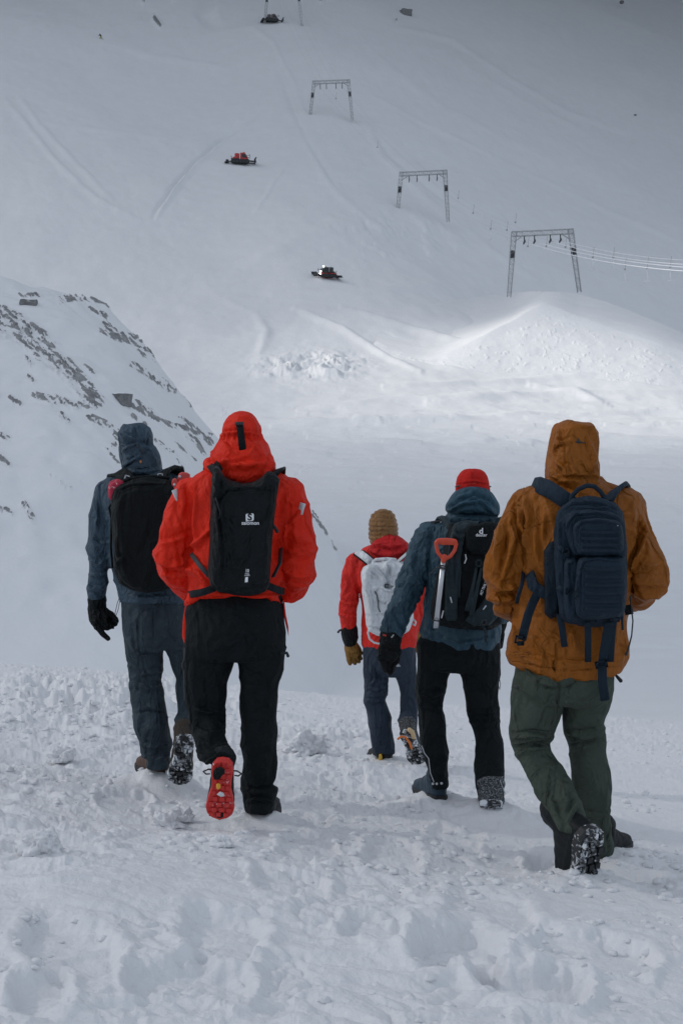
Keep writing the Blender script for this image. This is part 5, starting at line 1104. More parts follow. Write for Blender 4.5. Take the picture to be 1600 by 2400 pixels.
# ---- the tiny skier far up the slope
def skier():
    g, d = ground(237, 92); t = thing('person', g, 'tiny far-off skier in dark jacket and yellow-green trousers at the upper left', 'person')
    z = lambda x, y, h: g+Vector((x, y, h))
    legs = [[z(.02, 0, .95), z(-.22, -.05, .50), z(-.42, .05, .08)], [z(.10, 0, .95), z(.28, -.12, .52), z(.40, .02, .08)]]
    mb = MB(); mb.tube([z(.05, 0, .95), z(-.10, -.05, 1.25), z(-.22, -.1, 1.42)], [.15, .18, .14], 12)
    mb.ell(z(-.34, -.12, 1.62), (.10, .11, .13), 12)
    for l in legs: mb.tube(l, [.08, .07, .05], 10)
    for s in (-1, 1): mb.tube([z(-.2+s*.18, -.1, 1.38), z(-.3+s*.3, -.2, 1.12), z(-.42+s*.3, -.35, 1.08)], [.06, .05, .04], 10)
    link('body', remesh(mb, .03, 1), M_skin, t)
    mb = MB(); mb.tube([z(.04, 0, .95), z(-.10, -.05, 1.25), z(-.22, -.1, 1.44)], [.21, .26, .21], 12)
    for s in (-1, 1): mb.tube([z(-.2+s*.18, -.1, 1.38), z(-.3+s*.32, -.2, 1.12), z(-.42+s*.3, -.35, 1.08)], [.11, .10, .08], 10)
    link('jacket', remesh(mb, .03, 1), M_black, t)
    mb = MB(); mb.tube([z(.05, 0, 1.05), z(.06, 0, .88)], .21, 12)
    for l in legs: mb.tube(l, [.15, .14, .11], 10)
    link('trousers', remesh(mb, .03, 1), plain('yellow_green_cloth', (.26, .26, .04), .7), t)
    mb = MB(); mb.ell(z(-.34, -.12, 1.66), (.15, .16, .15), 12); mb.build('helmet', M_dark, t)
    for l in legs:
        m = MB(); m.ribbon([l[2]+Vector((-.5, -.2, -.04)), l[2]+Vector((.55, .1, -.06))], .10, .03, (0, 1, 0)); m.build('ski', M_dark, t)
skier()
# ---------------------------------------------------------------- packs and what hangs on them
from mathutils.bvhtree import BVHTree
def bvh_of(me): return BVHTree.FromPolygons([v.co.copy() for v in me.vertices], [tuple(p.vertices) for p in me.polygons])
EYE = Vector((0, 0, CAMZ))
def surf(bv, u, v, off=.003, dflt=6.0):
    """the point of a surface seen behind a pixel, moved a little toward the outside"""
    dr = (P(u, v, 1.0)-EYE).normalized(); h = bv.ray_cast(EYE, dr)
    if h[0] is None: return P(u, v, dflt)
    return h[0]-Vector((0, off, 0))
def soft(mb, voxel=.006, smooth=5, specs=(), strokes=(), seed=1): 
    me = remesh(mb, voxel, smooth)
    if specs or strokes: wrinkle(me, specs, strokes, seed)
    return me
def band_on(bv, pts, wpx, d, th, name, mat, par, off=.002):   # webbing laid on a surface
    m = MB(); q = []
    for i in range(len(pts)-1):
        n = max(2, int(math.hypot(pts[i+1][0]-pts[i][0], pts[i+1][1]-pts[i][1])/8))
        q += [(pts[i][0]+(pts[i+1][0]-pts[i][0])*k/n, pts[i][1]+(pts[i+1][1]-pts[i][1])*k/n) for k in range(n)]
    q.append(pts[-1]); W = [surf(bv, u, v, off+th*.3, d) for u, v in q]
    dx, dy = pts[-1][0]-pts[0][0], pts[-1][1]-pts[0][1]; l = math.hypot(dx, dy)
    m.ribbon(W, wpx/F*d, th, (dy/l, 0, dx/l)); return m.build(name, mat, par)
def lettering(txt, u, v, hpx, d, mat, par, bv, name, rot=0.0, wide=1.0, bold=.0, off=.004, anchor='CENTER'):
    cu = bpy.data.curves.new('t', 'FONT'); cu.body = txt; cu.size = 1.0; cu.align_x = anchor; cu.align_y = 'CENTER'; cu.resolution_u = 4; cu.offset = bold
    o = bpy.data.objects.new('t', cu); COL.objects.link(o); dg = bpy.context.evaluated_depsgraph_get()
    me = bpy.data.meshes.new_from_object(o.evaluated_get(dg), depsgraph=dg); bpy.data.objects.remove(o); bpy.data.curves.remove(cu)
    c, s = math.cos(math.radians(rot)), math.sin(math.radians(rot))
    for q in me.vertices:
        x, y = q.co.x*hpx*wide, q.co.y*hpx; q.co = surf(bv, u+x*c-y*s, v-(x*s+y*c), off, d)
    me.materials.clear(); me.update(); return link(name, me, mat, par)
def buckle(u, v, w, h, d, mat, par, name='buckle', rot=0.0):
    k = d/F; m = MB(); r = Matrix.Rotation(math.radians(rot), 3, 'Y'); c = P(u, v, d)
    for sx, sz, a, b in ((0, 1, w, h*.22), (0, -1, w, h*.22), (1, 0, w*.2, h), (-1, 0, w*.2, h)):
        m.box(c+r @ Vector((sx*w*k/2*.85, 0, sz*h*k/2*.85)), (a*k/2, .005, b*k/2), r)
    return m.build(name, mat, par, False)

WHITE_INK = plain('white_print', (.78, .80, .82), .6, 0, .03)
def pack_red_walker():
    d = PEOPLE_D['R']; t = thing('backpack', P(570, 1396, d-.22), 'slim black backpack with white print, on the back of the red jacket', 'backpack', 'backpacks worn by the walkers')
    Mb = fabric('black_ripstop', (.0045, .0070, .0085), .55, crease=.45, spec=.35)
    mb = MB(); mb.slab([(499, 1098), (500, 1125), (498, 1154), (494, 1220), (492, 1284), (491, 1345), (496, 1370), (512, 1386), (545, 1394), (582, 1396), (606, 1393), (622, 1386), (631, 1368), (633, 1330), (636, 1280), (641, 1220), (647, 1170), (653, 1140), (656, 1124), (643, 1110), (628, 1104), (614, 1120), (592, 1132), (568, 1133), (542, 1127), (522, 1113), (509, 1097)], d-.315, d-.13)
    me = soft(mb, .0055, 7, [(.007, (7, 7, 4), lambda u, v, co, no: sstep(575, 520, u)*.9+.25), (.003, (18, 18, 12), None)], [([(516, 1380), (524, 1300), (516, 1220), (514, 1175), (532, 1152), (580, 1146), (640, 1150)], 4, -.008), ([(500, 1140), (520, 1210), (540, 1262)], 6, .007), ([(522, 1205), (548, 1248)], 5, .006), ([(505, 1195), (515, 1260)], 5, .006), ([(540, 1290), (555, 1330)], 6, .005), ([(508, 1106), (512, 1140), (506, 1170)], 6, .010), ([(500, 1120), (520, 1150)], 5, .007), ([(545, 1386), (590, 1380), (628, 1366)], 5, -.005)], 71)
    bv = bvh_of(me); bd = link('pack_body', me, Mb, t)
    # curved-S badge and lettering
    m = MB(); R = [(576, 1206), (579, 1204), (592, 1203), (595, 1205), (595, 1218), (592, 1221), (579, 1222), (576, 1220)]
    q = [surf(bv, u, v, .003, d) for u, v in R]; m.V = q; m.F = [tuple(range(len(q)))]; m.M = [0]; m.build('logo_badge', WHITE_INK, bd, False)
    lettering('S', 585.5, 1212.5, 22, d, Mb, bd, bv, 'logo_letter', 0, 1.05, .03, .0055)
    lettering('salomon', 587, 1226, 12.2, d, WHITE_INK, bd, bv, 'lettering', 0, 1.0, .018)
    lettering('10', 579.5, 1338, 11, d, WHITE_INK, bd, bv, 'lettering', 0, .8, .02)
    lettering('TRAIL', 579.5, 1345, 4.5, d, WHITE_INK, bd, bv, 'lettering', 0, .9, .01); lettering('BLAZER', 579.5, 1348.6, 4, d, WHITE_INK, bd, bv, 'lettering', 0, .9, .01)
    m = MB(); q = [surf(bv, u, v, .003, d) for u, v in ((575, 1353), (581.5, 1352), (581, 1364), (574, 1365))]; m.V = q; m.F = [(0, 1, 2, 3)]; m.M = [0]; m.build('reflective_patch', WHITE_INK, bd, False)
    for pts in ([(512, 1108, -.20), (500, 1090, -.16), (492, 1082, -.04), (490, 1100, .10), (488, 1200, .19), (470, 1290, .18)], [(640, 1116, -.20), (650, 1104, -.16), (656, 1100, -.04), (654, 1120, .1), (648, 1210, .19), (660, 1290, .18)]):
        m = MB(); m.ribbon([P(a, b, d+c) for a, b, c in pts], .055, .012, (.8, -.5, .3)); m.build('shoulder_strap', Mb, t)
    m = MB(); m.tube([P(508, 1098, d-.2), P(516, 1120, d-.24), P(512, 1145, d-.25), P(508, 1165, d-.25)], [.012, .020, .018, .008], 8); m.build('strap_webbing', M_cord, t)
    for pts, w in (([(448, 1298, -.10), (468, 1325, -.17), (490, 1350, -.20)], .020), ([(658, 1285, -.08), (656, 1320, -.16), (640, 1352, -.2)], .022)):
        m = MB(); m.ribbon([P(a, b, d+c) for a, b, c in pts], w, .006, (.6, 0, .6)); m.build('lower_strap', M_cord, t)
    for pts in ([(442, 1394, -.02), (452, 1392, -.15), (475, 1388, -.19), (503, 1378, -.2)], [(664, 1386, -.02), (655, 1384, -.14), (640, 1378, -.18), (625, 1372, -.2)]):
        m = MB(); m.ribbon([P(a, b, d+c) for a, b, c in pts], .032, .012, (0, 0, 1)); m.build('hip_belt', fabric('belt_padding', (.014, .018, .021), .8), t)
    m = MB(); m.tube([P(634, 1222, d-.26), P(644, 1236, d-.25), P(650, 1246, d-.24)], [.005, .007, .008], 6); m.build('zip_pull', M_lace, t)
    band_on(bv, [(505, 1166), (516, 1200), (514, 1216)], 2.5, d, .004, 'side_zip', M_cord, bd)

def pack_ochre_walker():
    d = PEOPLE_D['O']; t = thing('backpack', P(1385, 1465, d-.22), 'navy blue backpack with webbing rows and dangling straps, on the ochre jacket', 'backpack', 'backpacks worn by the walkers')
    nv = fabric('navy_cordura', (.0140, .027, .043), .7, weave=500, crease=.35, var=.10); web = fabric('navy_webbing', (.0115, .022, .035), .65, weave=700, crease=.2); dk = fabric('dark_navy_panel', (.011, .019, .028), .75)
    def pouch(poly, a, b, name, par, mat=nv, sm=4, strokes=(), k=.0055):
        mb = MB(); mb.slab(poly, d+a, d+b); me = soft(mb, k, sm, [(.006, (7, 7, 6), None), (.003, (18, 18, 14), None)], strokes, 73); bv = bvh_of(me); return link(name, me, mat, par), bv
    bd, bv0 = pouch([(1318, 1186), (1340, 1170), (1375, 1165), (1410, 1167), (1440, 1178), (1458, 1202), (1464, 1240), (1466, 1320), (1465, 1400), (1460, 1446), (1440, 1462), (1390, 1468), (1332, 1462), (1312, 1444), (1304, 1380), (1298, 1300), (1300, 1240), (1306, 1205)], -.33, -.12, 'pack_body', t, nv, 5,
                 [([(1308, 1230), (1318, 1200), (1345, 1183), (1400, 1180), (1450, 1195)], 3, -.008), ([(1305, 1300), (1312, 1420)], 3, -.008), ([(1312, 1208), (1312, 1300)], 3, .006), ([(1330, 1190), (1390, 1192), (1445, 1186)], 4, .005)])
    sf, _ = pouch([(1297, 1268), (1284, 1276), (1275, 1292), (1274, 1360), (1275, 1440), (1290, 1452), (1308, 1440), (1312, 1360), (1308, 1290)], -.25, -.12, 'side_panel', t, dk)
    md, bv1 = pouch([(1326, 1222), (1332, 1206), (1348, 1199), (1385, 1197), (1425, 1200), (1452, 1210), (1463, 1228), (1464, 1270), (1462, 1305), (1400, 1308), (1345, 1304), (1334, 1284), (1328, 1256)], -.375, -.29, 'front_compartment', t, nv, 4, [([(1330, 1255), (1334, 1225), (1350, 1208), (1400, 1205), (1458, 1222)], 2.5, -.007)])
    tp, bv2 = pouch([(1345, 1240), (1350, 1226), (1362, 1218), (1390, 1215), (1440, 1220), (1456, 1230), (1461, 1255), (1460, 1288), (1448, 1300), (1410, 1304), (1375, 1303), (1356, 1296), (1346, 1276)], -.425, -.34, 'top_pocket', t, nv, 4, [([(1352, 1285), (1354, 1240), (1364, 1226), (1400, 1224), (1455, 1232)], 2.5, -.007)])
    ll, bv3 = pouch([(1322, 1318), (1328, 1308), (1345, 1304), (1358, 1316), (1356, 1440), (1345, 1456), (1330, 1450), (1323, 1420)], -.375, -.26, 'lower_compartment', t, nv, 4, [([(1336, 1312), (1338, 1380), (1338, 1440)], 2.5, -.007)])
    lp, bv4 = pouch([(1352, 1325), (1358, 1312), (1372, 1306), (1410, 1304), (1455, 1307), (1465, 1322), (1467, 1380), (1463, 1436), (1448, 1447), (1400, 1450), (1366, 1449), (1352, 1438), (1347, 1390)], -.435, -.32, 'lower_pocket', t, nv, 4, [([(1360, 1440), (1360, 1340), (1368, 1318), (1400, 1312), (1460, 1316)], 2.5, -.007), ([(1352, 1330), (1356, 1380)], 3, .007)])
    for v in (1247, 1262, 1277, 1290): band_on(bv2, [(1360, v), (1410, v+1), (1455, v)], 8, d, .005, 'webbing_row', web, tp)
    for v in (1334, 1352, 1371, 1390, 1409, 1428): band_on(bv4, [(1369, v), (1415, v+1.5), (1461, v)], 9, d, .005, 'webbing_row', web, lp)
    m = MB(); q = [surf(bv2, u, v, .003, d) for u, v in ((1445, 1231), (1456, 1233), (1456, 1235), (1445, 1233))]; m.V = q; m.F = [(0, 1, 2, 3)]; m.M = [0]; m.build('maker_tag', WHITE_INK, tp, False)
    m = MB(); m.tube([P(*q, d-.25) for q in ((1336, 1172), (1341, 1160), (1354, 1147), (1374, 1138), (1392, 1140), (1406, 1152), (1414, 1164), (1417, 1172))], .0095, 10, .6); m.build('carry_handle', web, t)
    for pts, sd in (([(1338, 1182, -.22), (1312, 1164, -.20), (1285, 1146, -.16), (1262, 1137, -.09), (1250, 1137, 0), (1244, 1160, .12), (1240, 1260, .19), (1236, 1340, .17)], (.35, -.45, .85)), ([(1420, 1178, -.22), (1432, 1160, -.20), (1444, 1147, -.14), (1453, 1141, -.05), (1458, 1146, .04), (1460, 1180, .14), (1462, 1280, .18), (1468, 1340, .15)], (.75, -.45, .55))):
        m = MB(); m.ribbon([P(a, b, d+c) for a, b, c in pts], .070, .018, sd); m.build('shoulder_strap', nv, t)
    def strap(pts, wpx, name='hanging_strap', mat=web, th=.005, sd=(1, 0, 0)):
        m = MB(); m.ribbon([P(a, b, d+c) for a, b, c in pts], wpx/F*d, th, sd); return m.build(name, mat, t)
    strap([(1290, 1395, -.2), (1268, 1388, -.2), (1248, 1372, -.19), (1240, 1345, -.14)], 26, 'hip_belt', nv, .012, (.5, 0, .8)); 
    strap([(1262, 1384, -.20), (1248, 1412, -.20), (1237, 1440, -.20), (1229, 1470, -.20), (1222, 1500, -.20)], 20)
    buckle(1217, 1500, 22, 18, d-.205, dk, t, rot=12); m = MB(); m.box(P(1219, 1508, d-.20), (.014, .006, .009), bev=.003); m.build('buckle_tongue', dk, t)
    strap([(1226, 1340, -.10), (1222, 1370, -.15), (1213, 1398, -.15), (1210, 1414, -.12)], 9, 'side_strap')
    strap([(1310, 1440, -.26), (1316, 1470, -.24), (1322, 1516, -.22)], 15); strap([(1376, 1458, -.33), (1377, 1500, -.27), (1377, 1551, -.22)], 15)
    strap([(1426, 1458, -.33), (1416, 1520, -.25), (1410, 1560, -.22), (1411, 1600, -.21), (1417, 1642, -.20)], 21); strap([(1437, 1458, -.33), (1433, 1500, -.26), (1430, 1551, -.23)], 14); strap([(1457, 1445, -.28), (1457, 1462, -.27), (1458, 1476, -.26)], 5)
    buckle(1408, 1557, 28, 16, d-.235, dk, t, rot=-10); buckle(1387, 1453, 20, 9, d-.385, dk, t); buckle(1440, 1452, 20, 10, d-.385, dk, t)
    band_on(bv0, [(1299, 1278), (1312, 1284), (1326, 1292)], 11, d, .006, 'compression_strap', web, t, .004); band_on(bv3, [(1326, 1292+20), (1340, 1318)], 9, d, .006, 'compression_strap', web, t, .004)
    buckle(1325, 1292, 14, 14, d-.36, dk, t, rot=15); band_on(bv0, [(1298, 1374), (1310, 1378), (1322, 1381)], 13, d, .006, 'compression_strap', web, t, .004); buckle(1331, 1386, 14, 13, d-.385, dk, t)
    strap([(1470, 1418, -.12), (1474, 1440, -.12)], 18, 'belt_end', M_black, .02); m = MB(); m.tube([P(*q, d-.13) for q in ((1476, 1398), (1479, 1430), (1482, 1455), (1479, 1490), (1470, 1525), (1466, 1534))], [.004, .003, .003, .003, .004, .006], 6); m.build('dangling_cord', M_cord, t)
    m = MB(); m.tube([P(*q, d-.43) for q in ((1354, 1370), (1350, 1385), (1343, 1392), (1346, 1405), (1352, 1395))], .004, 6); m.build('zip_pull', dk, t)

def pack_slate_walker():
    d = PEOPLE_D['B']; t = thing('backpack', P(340, 1384, d-.22), 'large plain black backpack on the leftmost walker, half behind the red jacket', 'backpack', 'backpacks worn by the walkers')
    Mb = fabric('black_nylon', (.0045, .0068, .0078), .65, crease=.35)
    mb = MB(); mb.slab([(262, 1162), (268, 1146), (282, 1134), (310, 1126), (345, 1121), (392, 1122), (412, 1132), (421, 1165), (425, 1240), (421, 1340), (411, 1374), (380, 1386), (340, 1388), (308, 1382), (282, 1368), (270, 1340), (266, 1260)], d-.37, d-.13)
    me = soft(mb, .007, 6, [(.007, (6, 6, 4), None)], [([(268, 1172), (276, 1150), (310, 1138), (390, 1136)], 3, -.008), ([(300, 1128), (350, 1124), (395, 1128)], 4, .006), ([(270, 1335), (285, 1310), (292, 1340)], 6, .008), ([(272, 1260), (280, 1330)], 5, .007)], 79)
    bv = bvh_of(me); bd = link('pack_body', me, Mb, t)
    m = MB(); m.tube([P(*q, d-.30) for q in ((292, 1126), (320, 1120), (360, 1117), (395, 1120))], .009, 8); m.build('carry_handle', Mb, t)
    for pts, sd in (([(305, 1132, -.24), (293, 1116, -.20), (280, 1106, -.12), (268, 1112, -.02), (262, 1140, .12), (262, 1240, .17)], (.8, -.4, .3)), ([(375, 1128, -.24), (384, 1110, -.20), (398, 1098, -.12), (414, 1100, -.02), (424, 1130, .12), (428, 1240, .16)], (.8, -.4, .3))):
        m = MB(); m.ribbon([P(a, b, d+c) for a, b, c in pts], .075, .016, sd); m.build('shoulder_strap', Mb, t)
    sil = plain('silver_buckle', (.55, .57, .60), .35, .7)
    buckle(299, 1120, 13, 11, d-.225, sil, t, rot=18); buckle(376, 1114, 13, 9, d-.225, sil, t)
    m = MB(); m.tube([P(*q, d-.15) for q in ((262, 1180), (256, 1190), (262, 1215), (260, 1280), (264, 1330))], .006, 6); m.build('side_strap', Mb, t)
    o = thing('cloth_bundle', P(272, 1170, d-.24), 'crumpled crimson cloth with white pattern tucked in the top of the plain black backpack', 'cloth')
    cm, nt, b = mat_base('crimson_print'); n = noise(nt, 60, 3, .6, coords(nt)); nt.links.new(ramp(nt, n.outputs[0], [(.55, (.36, .012, .04)), (.60, (.36, .012, .04)), (.66, (.7, .6, .62))]).outputs[0], b.inputs['Base Color']); b.inputs['Roughness'].default_value = .8
    mb = MB(); mb.slab([(257, 1142), (261, 1131), (275, 1126), (290, 1130), (294, 1140), (282, 1146), (270, 1152), (264, 1172), (258, 1168)], d-.30, d-.18)
    link('cloth', soft(mb, .005, 3, [(.012, (16, 16, 14), None)], (), 83), cm, o)
    o = thing('folding_tool', P(420, 1170, d-.26), 'red tool handle with two riveted ends sticking out of the plain black backpack', 'tool')
    rd = plain('red_plastic', (.52, .045, .04), .35, 0, .06)
    for poly, a, riv in (([(402, 1172), (402, 1130), (404, 1123), (410, 1120), (415, 1123), (417, 1130), (417, 1172)], -.34, (409, 1136)), ([(415, 1150), (416, 1120), (419, 1110), (427, 1106), (439, 1107), (446, 1112), (446, 1150)], -.30, (422, 1117))):
        m = MB(); m.slab(poly, d+a, d+a+.05); h = link('handle', remesh(m, .004, 2), rd, o); m = MB(); m.ell(P(*riv, d+a-.002), (.007, .005, .007), 10); m.build('rivet', sil, h)

def pack_cap_walker():
    d = PEOPLE_D['C']; t = thing('backpack', P(1090, 1474, d-.22), 'black and teal trekking backpack carrying a shovel, on the quilted blue jacket', 'backpack', 'backpacks worn by the walkers')
    Mb = fabric('black_packcloth', (.0055, .0078, .0092), .65, crease=.4); tl = fabric('dark_teal_packcloth', (.022, .036, .043), .6, crease=.4)
    def part(poly, a, b, name, mat, strokes=(), sm=4):
        mb = MB(); mb.slab(poly, d+a, d+b); me = soft(mb, .006, sm, [(.007, (7, 7, 5), None), (.003, (18, 18, 14), None)], strokes, 89); bv = bvh_of(me); return link(name, me, mat, t), bv
    bd, bv0 = part([(1054, 1230), (1100, 1222), (1150, 1224), (1173, 1234), (1178, 1300), (1178, 1400), (1173, 1460), (1150, 1475), (1085, 1476), (1040, 1466), (1013, 1457), (1010, 1424), (1022, 1360), (1040, 1300), (1048, 1258)], -.33, -.12, 'pack_body', Mb)
    ld, bv1 = part([(1086, 1240), (1100, 1228), (1150, 1222), (1176, 1232), (1176, 1286), (1150, 1302), (1105, 1300), (1088, 1284)], -.375, -.25, 'lid', Mb, [([(1092, 1290), (1130, 1297), (1174, 1290)], 4, -.006)])
    sp, bv2 = part([(1052, 1262), (1058, 1240), (1066, 1228), (1092, 1220), (1128, 1221), (1104, 1234), (1092, 1246), (1082, 1285), (1074, 1340), (1068, 1420), (1070, 1456), (1046, 1454), (1040, 1435), (1044, 1340)], -.355, -.24, 'side_panel', tl, [([(1060, 1250), (1078, 1262), (1090, 1250)], 4, .010), ([(1062, 1240), (1070, 1258)], 4, .008), ([(1058, 1300), (1056, 1380)], 4, .007)])
    lw, _ = part([(1012, 1440), (1022, 1400), (1036, 1380), (1044, 1420), (1046, 1466), (1020, 1460)], -.31, -.2, 'side_pocket', Mb)
    bp, _ = part([(1090, 1452), (1125, 1420), (1150, 1380), (1162, 1350), (1172, 1360), (1172, 1440), (1150, 1462), (1110, 1470)], -.37, -.27, 'front_pocket', tl)
    for pts, w in (([(1072, 1300), (1073, 1340), (1070, 1400)], 13),): band_on(bv0, pts, w, d, .006, 'compression_strap', tl, t, .012)
    for pts in ([(1120, 1326), (1108, 1380), (1093, 1432)], [(1124, 1330), (1114, 1390), (1104, 1444)]):
        m = MB(); m.ribbon([P(a, b, d-.378) for a, b in pts], 11/F*d, .005, (1, 0, .2)); m.build('hanging_strap', tl, t)
    buckle(1121, 1320, 14, 16, d-.38, tl, t); buckle(1134, 1459, 12, 14, d-.385, M_cord, t, rot=20)
    m = MB(); m.ribbon([P(1130, 1462, d-.375), P(1136, 1480, d-.35), P(1138, 1505, d-.30)], .012, .005); m.build('hanging_strap', tl, t)
    for pts in ([(1062, 1250, -.26), (1050, 1230, -.22), (1040, 1215, -.16), (1030, 1212, -.06), (1022, 1226, .08), (1018, 1320, .17)], [(1160, 1238, -.24), (1166, 1222, -.2), (1172, 1214, -.1), (1176, 1226, .06), (1176, 1320, .16)]):
        m = MB(); m.ribbon([P(a, b, d+c) for a, b, c in pts], .032, .012, (.8, -.4, .3)); m.build('shoulder_strap', tl, t)
    m = MB(); m.ribbon([P(1040, 1219, d-.17), P(1024, 1222, d-.16), P(1009, 1224, d-.15)], .011, .006, (0, -.3, 1)); m.build('load_strap', M_cord, t)
    lettering('d', 1126.5, 1245, 19, d, WHITE_INK, ld, bv1, 'logo_letter', 0, 1.05, .025, .006); lettering('deuter', 1127, 1254, 10.5, d, WHITE_INK, ld, bv1, 'lettering', 0, .95, .014, .006)
    lettering('ACT TRAIL 30', 1130, 1376, 8, d, WHITE_INK, bp, bv0, 'lettering', 68, .72, .012, .06)
    for q in ([(1090, 1300), (1092, 1310), (1088, 1320)], [(1055, 1400), (1058, 1412)], [(1038, 1432), (1036, 1440), (1034, 1448)], [(1138, 1420), (1132, 1428)]):
        m = MB(); m.tube([P(a, b, d-.375) for a, b in q], .0035, 6); m.build('zip_pull', M_reflect, t)
    # shovel strapped to the side
    s = thing('snow_shovel', P(1021, 1472, d-.36), 'shovel with an orange-red D-grip and silver shaft, strapped to the trekking backpack', 'shovel')
    og = plain('orange_red_grip', (.62, .07, .03), .4, 0, .05); al = plain('brushed_aluminium', (.62, .64, .67), .32, .85, .06, 60)
    k = d/F
    m = MB(); dd = d-.37
    loop = [(1026, 1266), (1046, 1265), (1066, 1267), (1069, 1275), (1065, 1290), (1055, 1304), (1045, 1309), (1036, 1308), (1026, 1296), (1022, 1280), (1021, 1271), (1026, 1266), (1036, 1265)]
    m.tube([P(a, b, dd) for a, b in loop], 4.6*k, 10, .9); m.tube([P(1024, 1269, dd), P(1067, 1270, dd)], 6*k, 10, .8)
    for a in (1033, 1040, 1048, 1056): m.tube([P(a, 1270, dd-.002), P(a+2, 1275, dd-.002)], 4*k, 6)
    m.tube([P(1041, 1303, dd), P(1038, 1316, dd)], 6*k, 10); gp = link('grip', remesh(m, .0045, 2), og, s)
    m = MB(); R = []
    for a, b in ((1039, 1308), (1030, 1390), (1020.5, 1472)):
        c = P(a, b, dd+.005); R.append([c+Vector((math.copysign(abs(math.cos(j*math.pi/10))**.7, math.cos(j*math.pi/10))*5.8*k, math.sin(j*math.pi/10)*5.2*k, 0)) for j in range(20)])
    m.rings(R); m.build('shaft', al, s)
    for v0, u0 in ((1326, 1037), (1331, 1036.5), (1455, 1022)):
        m = MB(); m.tube([P(u0-8, v0, dd+.02), P(u0-6, v0-1, dd-.012), P(u0+6, v0+1, dd-.012), P(u0+9, v0+1, dd+.02)], .0035, 6); m.build('lashing_cord', M_cord, t)
    m = MB(); m.tube([P(1030, 1328, dd), P(1020, 1332, dd+.02), P(1012, 1342, dd+.05), P(1006, 1346, dd+.06)], .0035, 6); m.build('bungee', M_cord, t)

def pack_far_walker():
    d = PEOPLE_D['W']; t = thing('backpack', P(900, 1490, d-.22), 'white roll-top backpack on the farthest walker in the red jacket', 'backpack', 'backpacks worn by the walkers')
    wh = fabric('white_laminate', (.66, .69, .72), .5, crease=.7, cs=10, var=.05); gr = fabric('grey_laminate', (.40, .44, .48), .55)
    mb = MB(); mb.slab([(848, 1342), (852, 1330), (872, 1316), (900, 1314), (935, 1316), (952, 1326), (958, 1350), (963, 1400), (964, 1450), (954, 1476), (930, 1488), (905, 1492), (882, 1490), (866, 1478), (858, 1440), (852, 1390)], d-.33, d-.13)
    me = soft(mb, .0085, 4, [(.016, (6, 6, 5), None), (.006, (15, 15, 12), None)], [([(868, 1325), (890, 1345), (905, 1365)], 5, .016), ([(905, 1320), (908, 1350)], 4, .014), ([(925, 1322), (918, 1345), (940, 1340)], 5, .014), ([(856, 1340), (880, 1356)], 5, .014), ([(852, 1360), (866, 1400), (872, 1450)], 5, .012), ([(868, 1470), (900, 1480), (945, 1470)], 4, -.010), ([(876, 1412), (910, 1414), (950, 1410)], 3, -.009), ([(878, 1440), (910, 1442), (950, 1438)], 3, -.009)], 97)
    bv = bvh_of(me); bd = link('pack_body', me, wh, t)
    m = MB(); m.tube([P(*q, d-.27) for q in ((874, 1318), (880, 1312), (905, 1310), (926, 1312))], .012, 8, .7); m.build('carry_handle', wh, t)
    for pts in ([(872, 1320, -.22), (858, 1308, -.20), (845, 1298, -.14), (838, 1294, -.04), (836, 1320, .1), (842, 1400, .16)], [(930, 1318, -.22), (945, 1304, -.20), (958, 1292, -.14), (966, 1292, -.04), (968, 1320, .1), (964, 1400, .16)]):
        m = MB(); m.ribbon([P(a, b, d+c) for a, b, c in pts], .052, .014, (.7, -.4, .5)); st = m.build('shoulder_strap', wh, t)
        m = MB(); m.ribbon([P(a, b+1, d+c+.012) for a, b, c in pts], .072, .010, (.7, -.4, .5)); m.build('strap_edge', M_black, st)
    band_on(bv, [(908, 1325), (907, 1350), (906, 1372)], 7, d, .006, 'centre_strap', gr, t); band_on(bv, [(906, 1378), (908, 1420), (906, 1470)], 7, d, .006, 'centre_strap', wh, t)
    m = MB(); m.tube([surf(bv, a, b, .012, d) for a, b in ((894, 1376), (902, 1382), (914, 1384), (922, 1378), (924, 1372), (916, 1370))], .010, 8); m.build('strap_loop', wh, t)
    buckle(906, 1373, 10, 8, d-.345, M_cord, t)
    m = MB(); m.tube([surf(bv, a, b, .008, d) for a, b in ((878, 1386), (883, 1395), (886, 1410), (886, 1424), (890, 1434))], .004, 6); m.build('bungee', M_cord, t)
    m = MB(); m.tube([P(*q, d-.22) for q in ((864, 1474), (862, 1484), (866, 1498), (876, 1506), (888, 1509), (892, 1500))], .007, 6); m.build('side_loop', wh, t)
    m = MB(); m.tube([P(*q, d-.22) for q in ((958, 1455), (966, 1462), (972, 1466), (974, 1458), (966, 1450))], .007, 6); m.build('side_loop', wh, t)
pack_red_walker(); pack_ochre_walker(); pack_slate_walker(); pack_cap_walker(); pack_far_walker()

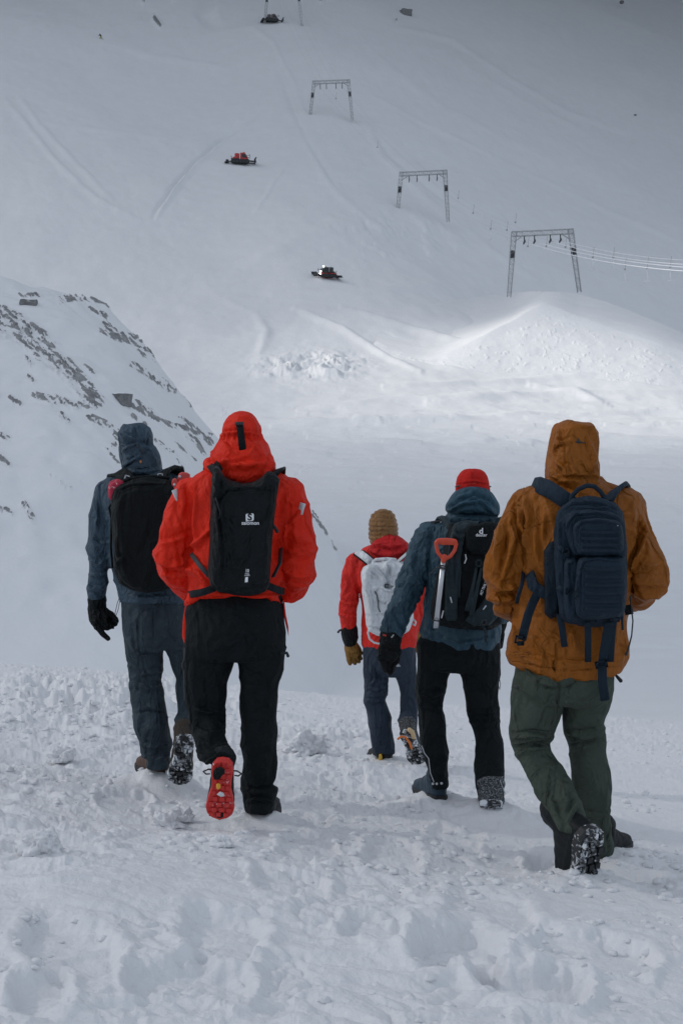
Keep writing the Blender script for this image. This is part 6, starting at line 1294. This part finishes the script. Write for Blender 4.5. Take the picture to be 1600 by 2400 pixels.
# ---------------------------------------------------------------- loose snow on the trampled ground
NCO = get_co(near.data); NU, NVv = to_uv(NCO)
_rng = np.random.default_rng(7)
def lump_mesh(r, seed, sub=2):
    import bmesh
    bm = bmesh.new(); bmesh.ops.create_icosphere(bm, subdivisions=sub, radius=1.0)
    co = np.array([v.co[:] for v in bm.verts]); f = [tuple(v.index for v in q.verts) for q in bm.faces]; bm.free()
    d = .55+.9*n3(co*1.5+seed*3.7, seed)+.5*(n3(co*3.4+seed, seed+1)-.5)+.28*(n3(co*8+seed, seed+2)-.5)+(.16*(n3(co*19+seed, seed+3)-.5) if sub > 3 else 0)
    co = co*d[:, None]; co[:, 2] = np.maximum(co[:, 2], -.45)
    return co*np.array(r), f
def near_at(u, v):
    k = np.argmin((NU-u)**2+(NVv-v)**2); return Vector(NCO[k])
templates = [lump_mesh((1, 1, .9), 100+i, 2) for i in range(14)]
V = []; Fc = []; nv_ = 0
w = np.clip(np.exp(-(((NU-200)/330)**2+((NVv-1660)/55)**2))*1.0+np.exp(-(((NU-730)/230)**2+((NVv-1745)/45)**2))*.7+.30*sstep(1680, 1760, NVv)*(1-sstep(2120, 2400, NVv)*.8)*sstep(.42, .6, fbm2(NCO[:, 0]*.9, NCO[:, 1]*.7, 201, 3)), 0, 1)
w *= (NU > -150)*(NU < 1750)*(NVv < 2450)*NCO[:, 1]**1.0
w /= w.sum()
pick = _rng.choice(len(NCO), 2600, p=w)
for k in pick:
    c, f = templates[_rng.integers(len(templates))]; p = NCO[k]
    s = float(np.clip(_rng.lognormal(-4.45, .55), .004, .032)); s = min(s, .014+.0022*max(p[1]-4, 0)**1.2); a = _rng.uniform(0, 6.28); ca, sa = math.cos(a), math.sin(a)
    q = np.stack([c[:, 0]*ca-c[:, 1]*sa, c[:, 0]*sa+c[:, 1]*ca, c[:, 2]], 1)*s*np.array([1.2, 1, _rng.uniform(.6, 1.0)])
    V.append(q+p+np.array([0, 0, s*.12])); Fc += [(a_+nv_, b_+nv_, c_+nv_) for a_, b_, c_ in f]; nv_ += len(c)
me = new_mesh('snow_clumps', np.concatenate(V), Fc); o = link('snow_clumps', me, M_clump); tag(o, kind='stuff')
for u, v, r, sd, lb in ((148, 1786, .062, 301, 'upright snow lump standing alone at the left, below the ploughed bank'), (394, 1938, .055, 302, 'round snow lump left of the raised red sole'), (427, 1922, .045, 303, 'smaller snow lump just behind the round one near the red sole'), (706, 1764, .13, 304, 'large snow block right of the black trousers, at the trail edge'), (100, 1995, .07, 305, 'broad snow lump at the left edge, in the foreground'), (520, 1982, .034, 306, 'snow lump on the trail below the raised red sole')):
    c, f = lump_mesh((r*1.1, r, r*.85), sd, 5); p = near_at(u, v)
    o = recentre(link('snow_lump', new_mesh('snow_lump', c+np.array(p)+np.array([0, 0, r*.35]), f), M_clump)); tag(o, lb, 'snow lump', 'loose lumps of snow on the trail')
